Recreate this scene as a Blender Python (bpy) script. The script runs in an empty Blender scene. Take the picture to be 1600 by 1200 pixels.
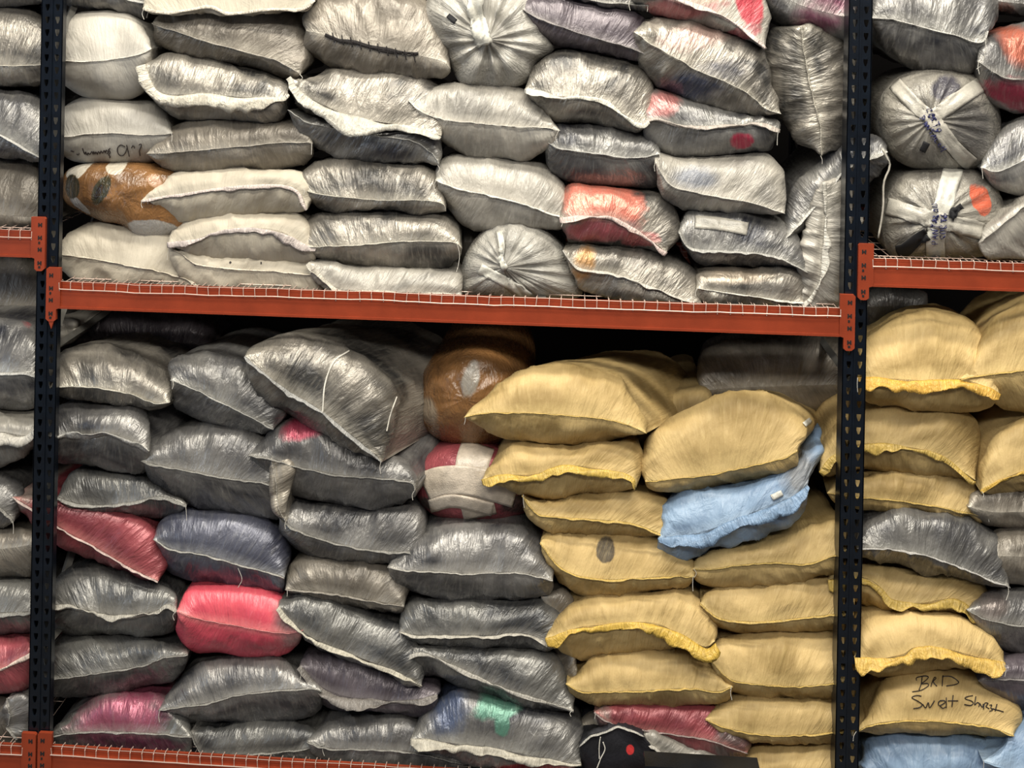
import bpy, math, random
import numpy as np
from mathutils import Vector, Matrix
from mathutils.bvhtree import BVHTree

# ------------------------------------------------------------------ camera, light, exposure
F_PX, YAW, ROLL = 1700.0, 0.058, 0.0187
CAM = np.array([0.0, -4.25, 4.2])
FWD = np.array([-math.sin(YAW), math.cos(YAW), 0.0])
RGT = np.array([math.cos(YAW), math.sin(YAW), 0.0])
UPV = np.array([0.0, 0.0, 1.0])
CR = math.cos(ROLL) * RGT + math.sin(ROLL) * UPV
CU = -math.sin(ROLL) * RGT + math.cos(ROLL) * UPV
sc = bpy.context.scene
cam_data = bpy.data.cameras.new('camera')
cam_data.sensor_width = 36.0
cam_data.lens = F_PX * 36.0 / 1600.0
cam_data.shift_y = -0.375
cam_data.clip_end = 100
cam = bpy.data.objects.new('camera', cam_data)
sc.collection.objects.link(cam)
m = Matrix.Identity(4)
for i in range(3):
    m[i][0], m[i][1], m[i][2], m[i][3] = CR[i], CU[i], -FWD[i], CAM[i]
cam.matrix_world = m
sc.camera = cam

world = bpy.data.worlds.new('warehouse_air')
sc.world = world
world.use_nodes = True
world.node_tree.nodes['Background'].inputs[0].default_value = (0.88, 0.86, 1.0, 1)
world.node_tree.nodes['Background'].inputs[1].default_value = 0.095

def area(name, loc, target, sx, sy, power, color):
    l = bpy.data.lights.new(name, 'AREA')
    l.shape = 'RECTANGLE'; l.size = sx; l.size_y = sy; l.energy = power; l.color = color
    o = bpy.data.objects.new(name, l); sc.collection.objects.link(o)
    o.location = loc
    d = Vector(target) - Vector(loc)
    o.rotation_euler = d.to_track_quat('-Z', 'Y').to_euler()
    return o
area('ceiling_lamp_far', (0.2, -4.3, 9.0), (0, 0, 2.9), 7.0, 0.60, 600, (1.0, 0.94, 0.82))
area('ceiling_lamp_near', (-0.2, -2.1, 9.0), (0, 0, 2.9), 7.0, 0.40, 500, (1.0, 0.94, 0.82))
area('aisle_fill', (0.5, -7.6, 8.2), (0, 0, 1.9), 7.0, 0.6, 430, (1.0, 0.95, 0.86))  # added fill, not a fixture: evens the frontal light and lifts the lower shelves
area('loading_door_daylight', (-8.5, -4.5, 2.2), (0, 0, 1.8), 3.5, 3.5, 110, (0.72, 0.84, 1.0))
sc.view_settings.view_transform = 'Standard'
sc.view_settings.look = 'None'
sc.view_settings.gamma = 1.0
sc.view_settings.use_curve_mapping = False
sc.view_settings.exposure = 0.0

# ------------------------------------------------------------------ helpers
def unproj(px, py, Y):
    """world point on the vertical plane y = Y seen at a photograph pixel"""
    px = np.asarray(px, float); py = np.asarray(py, float); Y = np.asarray(Y, float)
    a = (px - 800.0) / F_PX; b = -py / F_PX
    d = FWD + a[..., None] * CR + b[..., None] * CU
    t = (Y - CAM[1]) / d[..., 1]
    return CAM + d * t[..., None]
def P(px, py, Y=0.0):
    return unproj(np.array([px]), np.array([py]), np.array([Y]))[0]

RNG = np.random.RandomState(7)
TAB = RNG.rand(256, 256)
def vnoise(x, y, seed=0):
    x = np.asarray(x, float) + seed * 17.13; y = np.asarray(y, float) + seed * 7.71
    xi = np.floor(x).astype(int); yi = np.floor(y).astype(int)
    fx = x - xi; fy = y - yi
    fx = fx * fx * (3 - 2 * fx); fy = fy * fy * (3 - 2 * fy)
    g = lambda a, b: TAB[a % 256, b % 256]
    return ((g(xi, yi) * (1 - fx) + g(xi + 1, yi) * fx) * (1 - fy) +
            (g(xi, yi + 1) * (1 - fx) + g(xi + 1, yi + 1) * fx) * fy) * 2 - 1

def pts(s):
    return np.array([[float(c) for c in p.split(',')] for p in s.split()], float)
def spline(p, n, closed=False):
    """Catmull-Rom through p, resampled to n+1 points evenly along its length"""
    p = np.asarray(p, float)
    if closed:
        q = np.vstack([p[-1], p, p[0], p[1]])
    else:
        q = np.vstack([2 * p[0] - p[1], p, 2 * p[-1] - p[-2]])
    out = []
    for i in range(1, len(q) - 2):
        t = np.linspace(0, 1, 12, endpoint=False)[:, None]
        a, b, c, d = q[i - 1], q[i], q[i + 1], q[i + 2]
        out.append(0.5 * ((2 * b) + (c - a) * t + (2 * a - 5 * b + 4 * c - d) * t ** 2 + (3 * b - a - 3 * c + d) * t ** 3))
    out.append(q[-2][None, :])
    o = np.vstack(out)
    s = np.concatenate([[0], np.cumsum(np.hypot(*np.diff(o, axis=0).T))])
    u = np.linspace(0, s[-1], n + 1)
    return np.stack([np.interp(u, s, o[:, 0]), np.interp(u, s, o[:, 1])], 1)

def link(o):
    sc.collection.objects.link(o); return o
def mesh_obj(name, verts, faces, mat, parent=None, origin=None, smooth=True, uv=None):
    verts = np.asarray(verts, float)
    if origin is None: origin = np.zeros(3)
    me = bpy.data.meshes.new(name)
    v = verts - origin
    me.vertices.add(len(v)); me.vertices.foreach_set('co', v.astype(np.float32).ravel())
    fl = [len(f) for f in faces]
    me.loops.add(sum(fl)); me.loops.foreach_set('vertex_index', np.concatenate([np.asarray(f) for f in faces]).astype(np.int32))
    me.polygons.add(len(faces))
    st = np.concatenate([[0], np.cumsum(fl)[:-1]]).astype(np.int32)
    me.polygons.foreach_set('loop_start', st); me.polygons.foreach_set('loop_total', np.array(fl, np.int32))
    me.polygons.foreach_set('use_smooth', np.full(len(faces), smooth))
    me.update(calc_edges=True)
    if uv is not None:
        li = np.empty(len(me.loops), np.int32); me.loops.foreach_get('vertex_index', li)
        l = me.uv_layers.new(name='UVMap'); l.data.foreach_set('uv', np.asarray(uv, np.float32)[li].ravel())
    me.validate()
    if mat is not None: me.materials.append(mat)
    o = bpy.data.objects.new(name, me)
    if parent is not None: o.parent = parent
    return link(o)
def thing(name, label, cat, loc, group=None):
    o = bpy.data.objects.new(name, None); link(o)
    o.location = Vector(loc); o['label'] = label; o['category'] = cat
    o.empty_display_size = 0.1
    if group: o['group'] = group
    return o
def grid_faces(nu, nv, off=0, flip=False):
    """(nu+1) x (nv+1) grid, index = i*(nv+1)+j"""
    i, j = np.meshgrid(np.arange(nu), np.arange(nv), indexing='ij')
    a = (i * (nv + 1) + j).ravel() + off
    q = np.stack([a, a + nv + 1, a + nv + 2, a + 1], 1)
    return (q[:, ::-1] if flip else q)
class MB:
    def __init__(s): s.v = []; s.f = []
    def add(s, vs, fs):
        o = len(s.v); s.v.extend([list(map(float, a)) for a in vs]); s.f.extend([[i + o for i in f] for f in fs])
    def box(s, x0, x1, y0, y1, z0, z1):
        s.add([(x0, y0, z0), (x1, y0, z0), (x1, y1, z0), (x0, y1, z0), (x0, y0, z1), (x1, y0, z1), (x1, y1, z1), (x0, y1, z1)],
              [(0, 3, 2, 1), (4, 5, 6, 7), (0, 1, 5, 4), (1, 2, 6, 5), (2, 3, 7, 6), (3, 0, 4, 7)])
    def tube(s, path, r, n=6):
        path = [np.asarray(p, float) for p in path]
        ring = []
        for i, p in enumerate(path):
            d = path[min(i + 1, len(path) - 1)] - path[max(i - 1, 0)]
            d /= (np.linalg.norm(d) + 1e-9)
            h = np.array([0, 0, 1.0]) if abs(d[2]) < 0.9 else np.array([0, 1.0, 0])
            a = np.cross(d, h); a /= np.linalg.norm(a); b = np.cross(d, a)
            ring.append([p + r * (math.cos(2 * math.pi * k / n) * a + math.sin(2 * math.pi * k / n) * b) for k in range(n)])
        vs = [v for rr in ring for v in rr]
        fs = [(i * n + k, i * n + (k + 1) % n, (i + 1) * n + (k + 1) % n, (i + 1) * n + k) for i in range(len(path) - 1) for k in range(n)]
        fs += [tuple(range(n))[::-1], tuple((len(path) - 1) * n + k for k in range(n))]
        s.add(vs, fs)
    def prism(s, poly, y0, y1):
        n = len(poly)
        vs = [(x, y0, z) for x, z in poly] + [(x, y1, z) for x, z in poly]
        fs = [tuple(range(n)), tuple(range(n, 2 * n))[::-1]] + [(i, i + n, (i + 1) % n + n, (i + 1) % n) for i in range(n)]
        s.add(vs, fs)
    def build(s, name, mat, parent=None, origin=None, smooth=False):
        if parent is not None and origin is None: origin = np.array(parent.location)
        return mesh_obj(name, np.array(s.v), s.f, mat, parent, origin, smooth)

# ------------------------------------------------------------------ materials
def lin(c):
    return tuple(((x / 255) / 12.92 if x / 255 <= 0.04045 else ((x / 255 + 0.055) / 1.055) ** 2.4) for x in c) + (1.0,)
class NT:
    def __init__(s, name):
        s.m = bpy.data.materials.new(name); s.m.use_nodes = True
        s.t = s.m.node_tree; s.bsdf = s.t.nodes['Principled BSDF']
    def n(s, typ, **kw):
        nd = s.t.nodes.new(typ)
        for k, v in kw.items(): setattr(nd, k, v)
        return nd
    def l(s, a, b): s.t.links.new(a, b)
    def math(s, op, a, b=None, clamp=False):
        nd = s.n('ShaderNodeMath', operation=op, use_clamp=clamp)
        for i, x in enumerate((a, b)):
            if x is None: continue
            if isinstance(x, (int, float)): nd.inputs[i].default_value = x
            else: s.l(x, nd.inputs[i])
        return nd.outputs[0]
    def mix(s, fac, a, b):
        nd = s.n('ShaderNodeMix', data_type='RGBA')
        for sock, x in ((nd.inputs[0], fac), (nd.inputs[6], a), (nd.inputs[7], b)):
            if isinstance(x, (int, float, tuple)): sock.default_value = x
            else: s.l(x, sock)
        return nd.outputs[2]
    def noise(s, vec, scale, detail=2.0, rough=0.5, dist=0.0):
        nd = s.n('ShaderNodeTexNoise'); nd.inputs['Scale'].default_value = scale
        nd.inputs['Detail'].default_value = detail; nd.inputs['Roughness'].default_value = rough
        nd.inputs['Distortion'].default_value = dist
        s.l(vec, nd.inputs['Vector']); return nd.outputs['Fac']
    def mapping(s, vec, loc=(0, 0, 0), rot=(0, 0, 0), scale=(1, 1, 1)):
        nd = s.n('ShaderNodeMapping'); nd.inputs[1].default_value = loc; nd.inputs[2].default_value = rot; nd.inputs[3].default_value = scale
        s.l(vec, nd.inputs[0]); return nd.outputs[0]
    def remap(s, v, a, b, c=0.0, d=1.0):
        nd = s.n('ShaderNodeMapRange'); nd.inputs[1].default_value = a; nd.inputs[2].default_value = b
        nd.inputs[3].default_value = c; nd.inputs[4].default_value = d; s.l(v, nd.inputs[0]); return nd.outputs[0]

def plain(name, col, rough=0.5, metal=0.0, var=0.12, scale=9.0, bump=0.0, spec=0.5, dirt=None):
    t = NT(name); tc = t.n('ShaderNodeTexCoord').outputs['Object']
    c = lin(col)
    f = t.noise(tc, scale, 4.0, 0.6)
    lo = tuple(x * (1 - var * 2) for x in c[:3]) + (1,)
    hi = tuple(min(1, x * (1 + var)) for x in c[:3]) + (1,)
    colr = t.mix(t.remap(f, 0.3, 0.7), lo, hi)
    if dirt is not None:
        g = t.noise(tc, 22, 5.0, 0.7)
        colr = t.mix(t.remap(g, 0.62, 0.72), colr, lin(dirt))
    t.l(colr, t.bsdf.inputs['Base Color'])
    t.bsdf.inputs['Roughness'].default_value = rough; t.bsdf.inputs['Metallic'].default_value = metal
    t.bsdf.inputs['Specular IOR Level'].default_value = spec
    if bump:
        b = t.n('ShaderNodeBump'); b.inputs['Distance'].default_value = 0.002; b.inputs['Strength'].default_value = bump
        t.l(t.noise(tc, 160, 3.0), b.inputs['Height']); t.l(b.outputs[0], t.bsdf.inputs['Normal'])
    return t.m

# colour families: dark, light, film, roughness, metallic, streak bump, crackle bump
FAM = {
 'silver': ((60, 59, 58), (146, 140, 130), (198, 192, 178), 0.36, 0.40, 0.9, 0.5),
 'steel':  ((52, 53, 59), (134, 132, 128), (192, 190, 182), 0.35, 0.38, 0.9, 0.55),
 'gray':   ((60, 60, 63), (132, 130, 127), (178, 175, 168), 0.34, 0.38, 0.9, 0.5),
 'slate':  ((58, 59, 61), (118, 117, 113), (166, 163, 156), 0.34, 0.38, 0.9, 0.5),
 'taupe':  ((88, 82, 74), (132, 125, 114), (174, 168, 156), 0.40, 0.25, 0.8, 0.5),
 'navy':   ((56, 58, 72), (88, 90, 102), (158, 158, 158), 0.36, 0.30, 0.8, 0.4),
 'plum':   ((72, 64, 72), (108, 100, 106), (160, 154, 154), 0.38, 0.28, 0.8, 0.4),
 'pearl':  ((116, 113, 107), (164, 159, 149), (200, 195, 184), 0.40, 0.12, 0.8, 0.35),
 'white':  ((150, 146, 138), (178, 173, 163), (196, 192, 182), 0.48, 0.0, 0.6, 0.3),
 'cream':  ((162, 154, 139), (184, 176, 160), (198, 191, 174), 0.55, 0.0, 0.5, 0.3),
 'plastic': ((136, 133, 126), (178, 175, 167), (206, 203, 194), 0.26, 0.0, 0.9, 0.7),
 'yellow': ((146, 123, 78), (196, 170, 118), (212, 188, 130), 0.60, 0.0, 0.7, 0.25),
 'blue':   ((100, 122, 150), (134, 158, 184), (166, 184, 200), 0.5, 0.0, 0.5, 0.7),
 'red':    ((108, 48, 56), (154, 76, 82), (190, 128, 122), 0.35, 0.2, 0.9, 0.4),
 'pink':   ((186, 62, 82), (214, 84, 98), (232, 150, 146), 0.38, 0.0, 0.9, 0.25),
 'brown':  ((96, 68, 42), (150, 108, 66), (176, 140, 98), 0.22, 0.0, 0.3, 1.0),
 'black':  ((12, 12, 15), (26, 26, 32), (50, 50, 55), 0.7, 0.0, 0.3, 0.5),
 'bundle': ((88, 85, 80), (138, 134, 125), (188, 184, 172), 0.3, 0.05, 0.4, 1.0),
}
def sack_mat(name, fam, seed, patches=(), origin=None, y=0.1, gain=1.0):
    dk, lt, fm, rough, metal, sb, cb = FAM[fam]
    t = NT(name)
    uv = t.n('ShaderNodeTexCoord')
    src = uv.outputs['UV']
    if name.startswith('wrapped_') and fam in ('brown', 'red'):
        sp = t.n('ShaderNodeSeparateXYZ'); cb_ = t.n('ShaderNodeCombineXYZ'); t.l(uv.outputs['Object'], sp.inputs[0])
        t.l(sp.outputs[0], cb_.inputs[0]); t.l(sp.outputs[2], cb_.inputs[1]); t.l(sp.outputs[1], cb_.inputs[2]); src = cb_.outputs[0]
    U = t.mapping(src, loc=(seed * 3.7, seed * 1.3, seed))
    O = uv.outputs['Object']
    streak = t.noise(t.mapping(U, scale=(1, 0.13, 1)), 95, 3.0, 0.55, 0.3)
    wrink = t.noise(t.mapping(U, scale=(1, 0.35, 1)), 38, 3.0, 0.6, 0.6)
    weave = t.noise(t.mapping(U, scale=(1, 0.3, 1)), 420, 2.0, 0.6)
    big = t.noise(U, 5.5, 3.0, 0.55, 0.4)
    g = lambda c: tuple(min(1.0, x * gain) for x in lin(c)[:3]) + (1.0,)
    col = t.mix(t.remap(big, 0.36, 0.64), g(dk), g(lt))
    for k, pt in enumerate(patches):
        cx, cy, rx, ry, rot, pc = pt[:6]
        soft = pt[6] if len(pt) > 6 else 0.35
        c = P(cx, cy, y + 0.03) - origin
        mp = t.n('ShaderNodeVectorMath', operation='SUBTRACT'); t.l(O, mp.inputs[0]); mp.inputs[1].default_value = (c[0], 0, c[2])
        mp2 = t.n('ShaderNodeVectorMath', operation='MULTIPLY'); t.l(mp.outputs[0], mp2.inputs[0]); mp2.inputs[1].default_value = (1, 0, 1)
        r2 = t.n('ShaderNodeVectorRotate', rotation_type='Y_AXIS'); t.l(mp2.outputs[0], r2.inputs[0]); r2.inputs['Angle'].default_value = -math.radians(rot)
        s2 = t.n('ShaderNodeVectorMath', operation='MULTIPLY'); t.l(r2.outputs[0], s2.inputs[0]); s2.inputs[1].default_value = (400 / rx, 0, 400 / ry)
        ln = t.n('ShaderNodeVectorMath', operation='LENGTH'); t.l(s2.outputs[0], ln.inputs[0])
        nz = t.noise(O, 26 + 3 * k, 3.0, 0.6)
        d = t.math('ADD', ln.outputs['Value'], t.remap(nz, 0, 1, -0.35 * min(1, soft * 2 + .3), 0.35 * min(1, soft * 2 + .3)))
        mask = t.remap(d, 1.0 + soft * 0.5, 1.0 - soft * 0.5)
        col = t.mix(mask, col, t.mix(t.remap(big, 0.3, 0.7), tuple(x * 0.62 for x in lin(pc)[:3]) + (1,), tuple(x * 0.82 for x in lin(pc)[:3]) + (1,)))
    film = t.math('MULTIPLY', t.remap(streak, 0.50, 0.80), 0.30 if not patches else 0.2)
    col = t.mix(film, col, g(fm))  # pale streaks: reflections on the film, put into the colour
    at = t.n('ShaderNodeAttribute', attribute_name='film')
    fa = t.math('MULTIPLY', at.outputs['Fac'], t.remap(t.noise(U, 30, 3.0, 0.6), 0.25, 0.6, 0.35, 1.0), True)
    col = t.mix(t.math('MULTIPLY', fa, 0.8), col, g(fm))
    col = t.mix(t.remap(weave, 0.35, 0.75, 0.0, 0.22), col, g(dk))
    t.l(col, t.bsdf.inputs['Base Color'])
    t.l(t.remap(streak, 0.3, 0.7, rough + 0.10, rough - 0.06), t.bsdf.inputs['Roughness'])
    t.bsdf.inputs['Metallic'].default_value = metal
    t.bsdf.inputs['Specular IOR Level'].default_value = 0.6 if fam not in ('yellow', 'cream', 'black') else 0.3
    ridge = lambda v: t.math('SUBTRACT', 1.0, t.math('ABSOLUTE', t.math('MULTIPLY', t.math('SUBTRACT', v, 0.5), 4.0)))
    pk = t.noise(t.mapping(U, scale=(1, 0.22, 1)), 44, 2.0, 0.5, 0.5)
    ck = t.noise(t.mapping(U, scale=(1, 0.6, 1)), 17, 3.0, 0.6, 0.8)
    h = t.math('ADD', t.math('MULTIPLY', ridge(pk), sb * 0.30), t.math('MULTIPLY', ridge(ck), cb * 0.50))
    h = t.math('ADD', h, t.math('ADD', t.math('MULTIPLY', streak, sb * 0.75), t.math('MULTIPLY', wrink, cb * 0.7)))
    h = t.math('ADD', h, t.math('MULTIPLY', weave, 0.10))
    b = t.n('ShaderNodeBump'); b.inputs['Distance'].default_value = 0.010; b.inputs['Strength'].default_value = 0.62
    t.l(h, b.inputs['Height']); t.l(b.outputs[0], t.bsdf.inputs['Normal'])
    return t.m

HEM = {}
def hem_mat(col):
    if col not in HEM:
        t = NT('hem_film'); uv = t.n('ShaderNodeTexCoord').outputs['UV']
        f = t.noise(t.mapping(uv, scale=(1, 0.22, 1)), 130, 3.0, 0.6, 0.4)
        f2 = t.noise(uv, 24, 3.0, 0.6, 0.6)
        c = lin(col)
        k = lambda s_: tuple(x * s_ for x in c[:3]) + (1,)
        cc = t.mix(t.remap(f2, 0.35, 0.65), k(0.50), k(0.78))
        cc = t.mix(t.math('MULTIPLY', t.remap(f, 0.45, 0.7), 0.55), cc, k(0.92))
        t.l(cc, t.bsdf.inputs['Base Color'])
        t.bsdf.inputs['Roughness'].default_value = 0.42
        h = t.math('ADD', f, t.math('MULTIPLY', f2, 1.5))
        b = t.n('ShaderNodeBump'); b.inputs['Distance'].default_value = 0.010; b.inputs['Strength'].default_value = 0.8
        t.l(h, b.inputs['Height']); t.l(b.outputs[0], t.bsdf.inputs['Normal'])
        HEM[col] = t.m
    return HEM[col]
HEMCOL = {'yellow': (214, 184, 108), 'white': (220, 215, 204), 'cream': (224, 214, 196), 'blue': (160, 186, 212), 'red': (214, 190, 180),
          'pink': (228, 150, 150), 'pearl': (212, 208, 198), 'silver': (196, 192, 180), 'steel': (184, 183, 178), 'gray': (160, 158, 152),
          'slate': (150, 148, 142), 'taupe': (172, 166, 156), 'navy': (176, 174, 168), 'plum': (176, 170, 168), 'black': (190, 188, 182),
          'brown': (180, 140, 90), 'bundle': (190, 186, 176), 'plastic': (222, 220, 212)}
# ------------------------------------------------------------------ sack builder
SEED = [0]
def finish_grid(V, axisuv, amp, seed, su, sv, crease):
    """displace a (nu+1, nv+1, 3) sheet along its normals: lumps, folds and puckers gathered at the sewn mouth"""
    du = np.gradient(V, axis=0); dv = np.gradient(V, axis=1)
    n = np.cross(du, dv); ln = np.linalg.norm(n, axis=2, keepdims=True); n = n / np.maximum(ln, 1e-9)
    U, W = axisuv
    lump = vnoise(U * 9, W * 9, seed) * 0.010 + vnoise(U * 19, W * 15, seed + 3) * 0.004
    k = 1 - np.abs(vnoise(U * 34 + W * 3, W * 7, seed + 5)) * 2
    puck = np.clip(k, 0, 1) * 0.010 * np.exp(-np.abs(W) / 0.07)
    fold = (1 - np.abs(vnoise(U * 15 + W * 6, W * 3.5, seed + 9)) * 2.2)
    fold = np.clip(fold, 0, 1) ** 2 * 0.008
    fine = vnoise(U * 62, W * 14, seed + 11) * 0.0022
    d = (lump + (puck + fold + fine) * crease) * amp
    return n, d

def sack(label, fam, S, T, B, y=0.10, a=None, L=0.55, skew=(0.0, 0.0), lip=(7, -0.3), lipcol=None, amp=1.0, crease=1.0,
         patches=(), group=None, cat='sack', name='filled_sack', gain=1.0, nohem=False, deck=False, back=0.11, kids=(), bulge=2.2, seed=None, threads=()):
    SEED[0] += 1
    seed = SEED[0] if seed is None else seed
    Sp = pts(S); Tp = np.vstack([Sp[0], pts(T), Sp[-1]]); Bp = np.vstack([Sp[0], pts(B), Sp[-1]])
    wpx = np.hypot(*(Sp[-1] - Sp[0]))
    nu = int(np.clip(wpx / 3.4, 34, 84))
    s = spline(Sp, nu); tt = spline(Tp, nu); bb = spline(Bp, nu)
    nf, nb, nc = 15, 7, 5
    hmid = np.hypot(*(tt[nu // 2] - bb[nu // 2])) / 400.0
    a0 = a if a is not None else min(0.15, max(0.05, 0.55 * hmid))
    h = np.hypot(*(tt - bb).T); hr = np.clip(h / max(h.max(), 1), 0, 1) ** 0.6
    au = a0 * (0.25 + 0.75 * hr)
    sway = 0.014 * vnoise(np.linspace(0, 5, nu + 1), 0.5, seed)
    yf = y + sway
    ws = np.concatenate([[0], np.cumsum(np.hypot(*np.diff(s, axis=0).T))]) / 400.0
    sheets = []
    mid = 0.5 * (tt + bb)
    Wmid = unproj(mid[:, 0], mid[:, 1], np.full(nu + 1, y + a0))
    cen = Wmid.mean(0)
    for E, sg in ((tt, 1), (bb, -1)):
        cols = []; ys = []
        for j in range(nf + 1):
            r = j / nf
            f = (1 - (1 - r) ** bulge) ** (1 / 1.35)
            Y = yf + au * r ** 1.15 * (0.3 if deck and sg < 0 else 1.0)
            q = s * (1 - f) + E * f
            cols.append(unproj(q[:, 0], q[:, 1], Y))
        base = cols[-1]
        for j in range(1, nb + 1):
            r = j / nb
            q = base.copy()
            q[:, 1] = base[:, 1] + (y + L - base[:, 1]) * r
            sh = 1 - back * min(1, r * 1.5)
            q[:, 0] = cen[0] + (base[:, 0] - cen[0]) * sh + skew[0] * r
            q[:, 2] = cen[2] + (base[:, 2] - cen[2]) * (1 - back * 0.7 * r) + skew[1] * r
            cols.append(q)
        last = cols[-1]
        m2 = Wmid.copy(); m2[:, 0] = cen[0] + (m2[:, 0] - cen[0]) * 0.9 + skew[0]; m2[:, 2] += skew[1]
        for j in range(1, nc + 1):
            th = math.pi / 2 * j / nc
            q = m2 + (last - m2) * math.cos(th)
            q[:, 1] = y + L + 0.10 * math.sin(th)
            cols.append(q)
        V = np.stack(cols, 1)
        dd = np.linalg.norm(np.diff(V, axis=1), axis=2)
        v = np.concatenate([np.zeros((nu + 1, 1)), np.cumsum(dd, axis=1)], 1)
        vm = np.repeat(v.max(0)[None, :], nu + 1, 0) * 0.5 + v * 0.5
        U = np.repeat(ws[:, None], V.shape[1], 1)
        n, d = finish_grid(V, (U, vm * sg), amp, seed, 1, 1, crease)
        if sg < 0: n = -n
        # no displacement exactly on the seam and along the two side edges
        edge = np.clip(np.minimum(np.arange(nu + 1), nu - np.arange(nu + 1)) / 5.0, 0, 1)[:, None]
        fr = np.clip(np.arange(V.shape[1]) / 2.0, 0.15, 1)[None, :]
        bk = np.clip((V.shape[1] - 1 - np.arange(V.shape[1])) / 3.0, 0, 1)[None, :]
        V = V - n * (d * edge * fr * bk)[..., None] * (-1)
        ud = np.minimum(U, ws[-1] - U)
        film = 0.95 * np.exp(-ud / 0.022) * np.exp(-v / 0.16) + 0.75 * np.exp(-v / 0.010) + 0.35 * np.exp(-ud / 0.05) * np.exp(-v / 0.10)
        sheets.append((V, U, vm * sg, film))
    nv = sheets[0][0].shape[1] - 1
    verts = np.vstack([sh[0].reshape(-1, 3) for sh in sheets])
    uv = np.vstack([np.stack([sh[1].ravel(), sh[2].ravel()], 1) for sh in sheets])
    faces = np.vstack([grid_faces(nu, nv), grid_faces(nu, nv, (nu + 1) * (nv + 1), True)])
    zmin = verts[:, 2].min()
    org = np.array([cen[0], cen[1], zmin])
    root = thing(name, label, cat, org, group)
    mat = sack_mat('woven_sack_' + fam, fam, seed % 23 + 1, patches, org, y, gain)
    body = mesh_obj('body', verts, faces, mat, root, org, True, uv)
    fa = body.data.attributes.new('film', 'FLOAT', 'POINT')
    if len(body.data.vertices) == len(verts):
        fa.data.foreach_set('value', np.concatenate([sh[3].ravel() for sh in sheets]).astype(np.float32))
    if not nohem:
        # sewn hem: a crinkled strip standing out of the mouth of the sack
        lw, droop = lip
        base = sheets[0][0][:, 0, :]
        K = 5
        U1 = np.linspace(0, 1, nu + 1)
        wid = lw / 400.0 * (0.85 + 0.30 * vnoise(ws * 7, 0.3, seed + 2) + 0.12 * vnoise(ws * 30, 0.3, seed + 8)) * np.clip(np.minimum(U1, 1 - U1) * 9 + 0.55, 0, 1)
        if lw > 9:      # a wide unsewn mouth hangs unevenly, in points and bays
            wid = wid * np.clip(0.75 + 0.75 * vnoise(ws * 6.5, 8.3, seed + 12) + 0.30 * np.abs(vnoise(ws * 17, 2.9, seed + 13)), 0.25, 1.6)
        k1 = vnoise(ws * 22, 1.7, seed + 4); k2 = vnoise(ws * 48, 5.1, seed + 6)
        tan = np.gradient(base, axis=0); tan /= np.linalg.norm(tan, axis=1, keepdims=True)
        side = np.cross(tan, np.array([0, -1.0, 0])); side /= np.maximum(np.linalg.norm(side, axis=1, keepdims=True), 1e-6)
        side *= np.sign(side[:, 2:3] + 1e-9)      # points up
        g = []
        for j in range(K + 1):
            r = j / K
            out = wid * r
            ang = droop * math.pi / 2 * (0.35 + 0.65 * r)
            wave = (0.22 * k1 + 0.10 * k2) * np.minimum(wid, 0.03) * r * 1.2 + (0.006 * np.sin(r * 5 + ws * 25) if lw > 9 else 0)
            q = base + np.array([0, -1.0, 0]) * (out * math.cos(ang) * 0.8 + 0.003)[:, None] + side * (out * math.sin(ang) + wave)[:, None]
            q[:, 1] += (k2 * 0.003)
            g.append(q)
        G = np.stack(g, 1)
        lc = lipcol or HEMCOL[fam]
        ho = mesh_obj('hem', G.reshape(-1, 3), grid_faces(nu, K), hem_mat(tuple(min(255, int(c * (gain ** 0.45))) for c in lc)), root, org, True,
                      np.stack([np.repeat(ws[:, None], K + 1, 1).ravel() + seed, (wid[:, None] * np.linspace(0, 1, K + 1)[None, :]).ravel()], 1))
        so = ho.modifiers.new('thickness', 'SOLIDIFY'); so.thickness = 0.0022; so.offset = 0
    R = {'root': root, 'org': org, 'verts': verts, 'faces': faces, 'y': y}
    if not nohem and not threads and seed % 3 != 0:
        rg = random.Random(seed * 7 + 1); ex, ey = Sp[-1] if seed % 2 else Sp[0]
        ex += -2 if seed % 2 else 2
        dx, dy = rg.uniform(-3, 3), rg.uniform(9, 24)
        threads = ['%f,%f %f,%f %f,%f' % (ex, ey, ex + dx + rg.uniform(-3, 3), ey + dy * .5, ex + dx, ey + dy)]
    if kids or threads:
        decorate(R, kids)
        for th in threads:
            mb = MB(); p = pts(th); q = spline(p, 10) if len(p) > 2 else p
            mb.tube([P(c[0], c[1], y - 0.02) for c in q], 0.0011, 4)
            mb.build('loose_thread', M['thread'], root)
    return R

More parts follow.
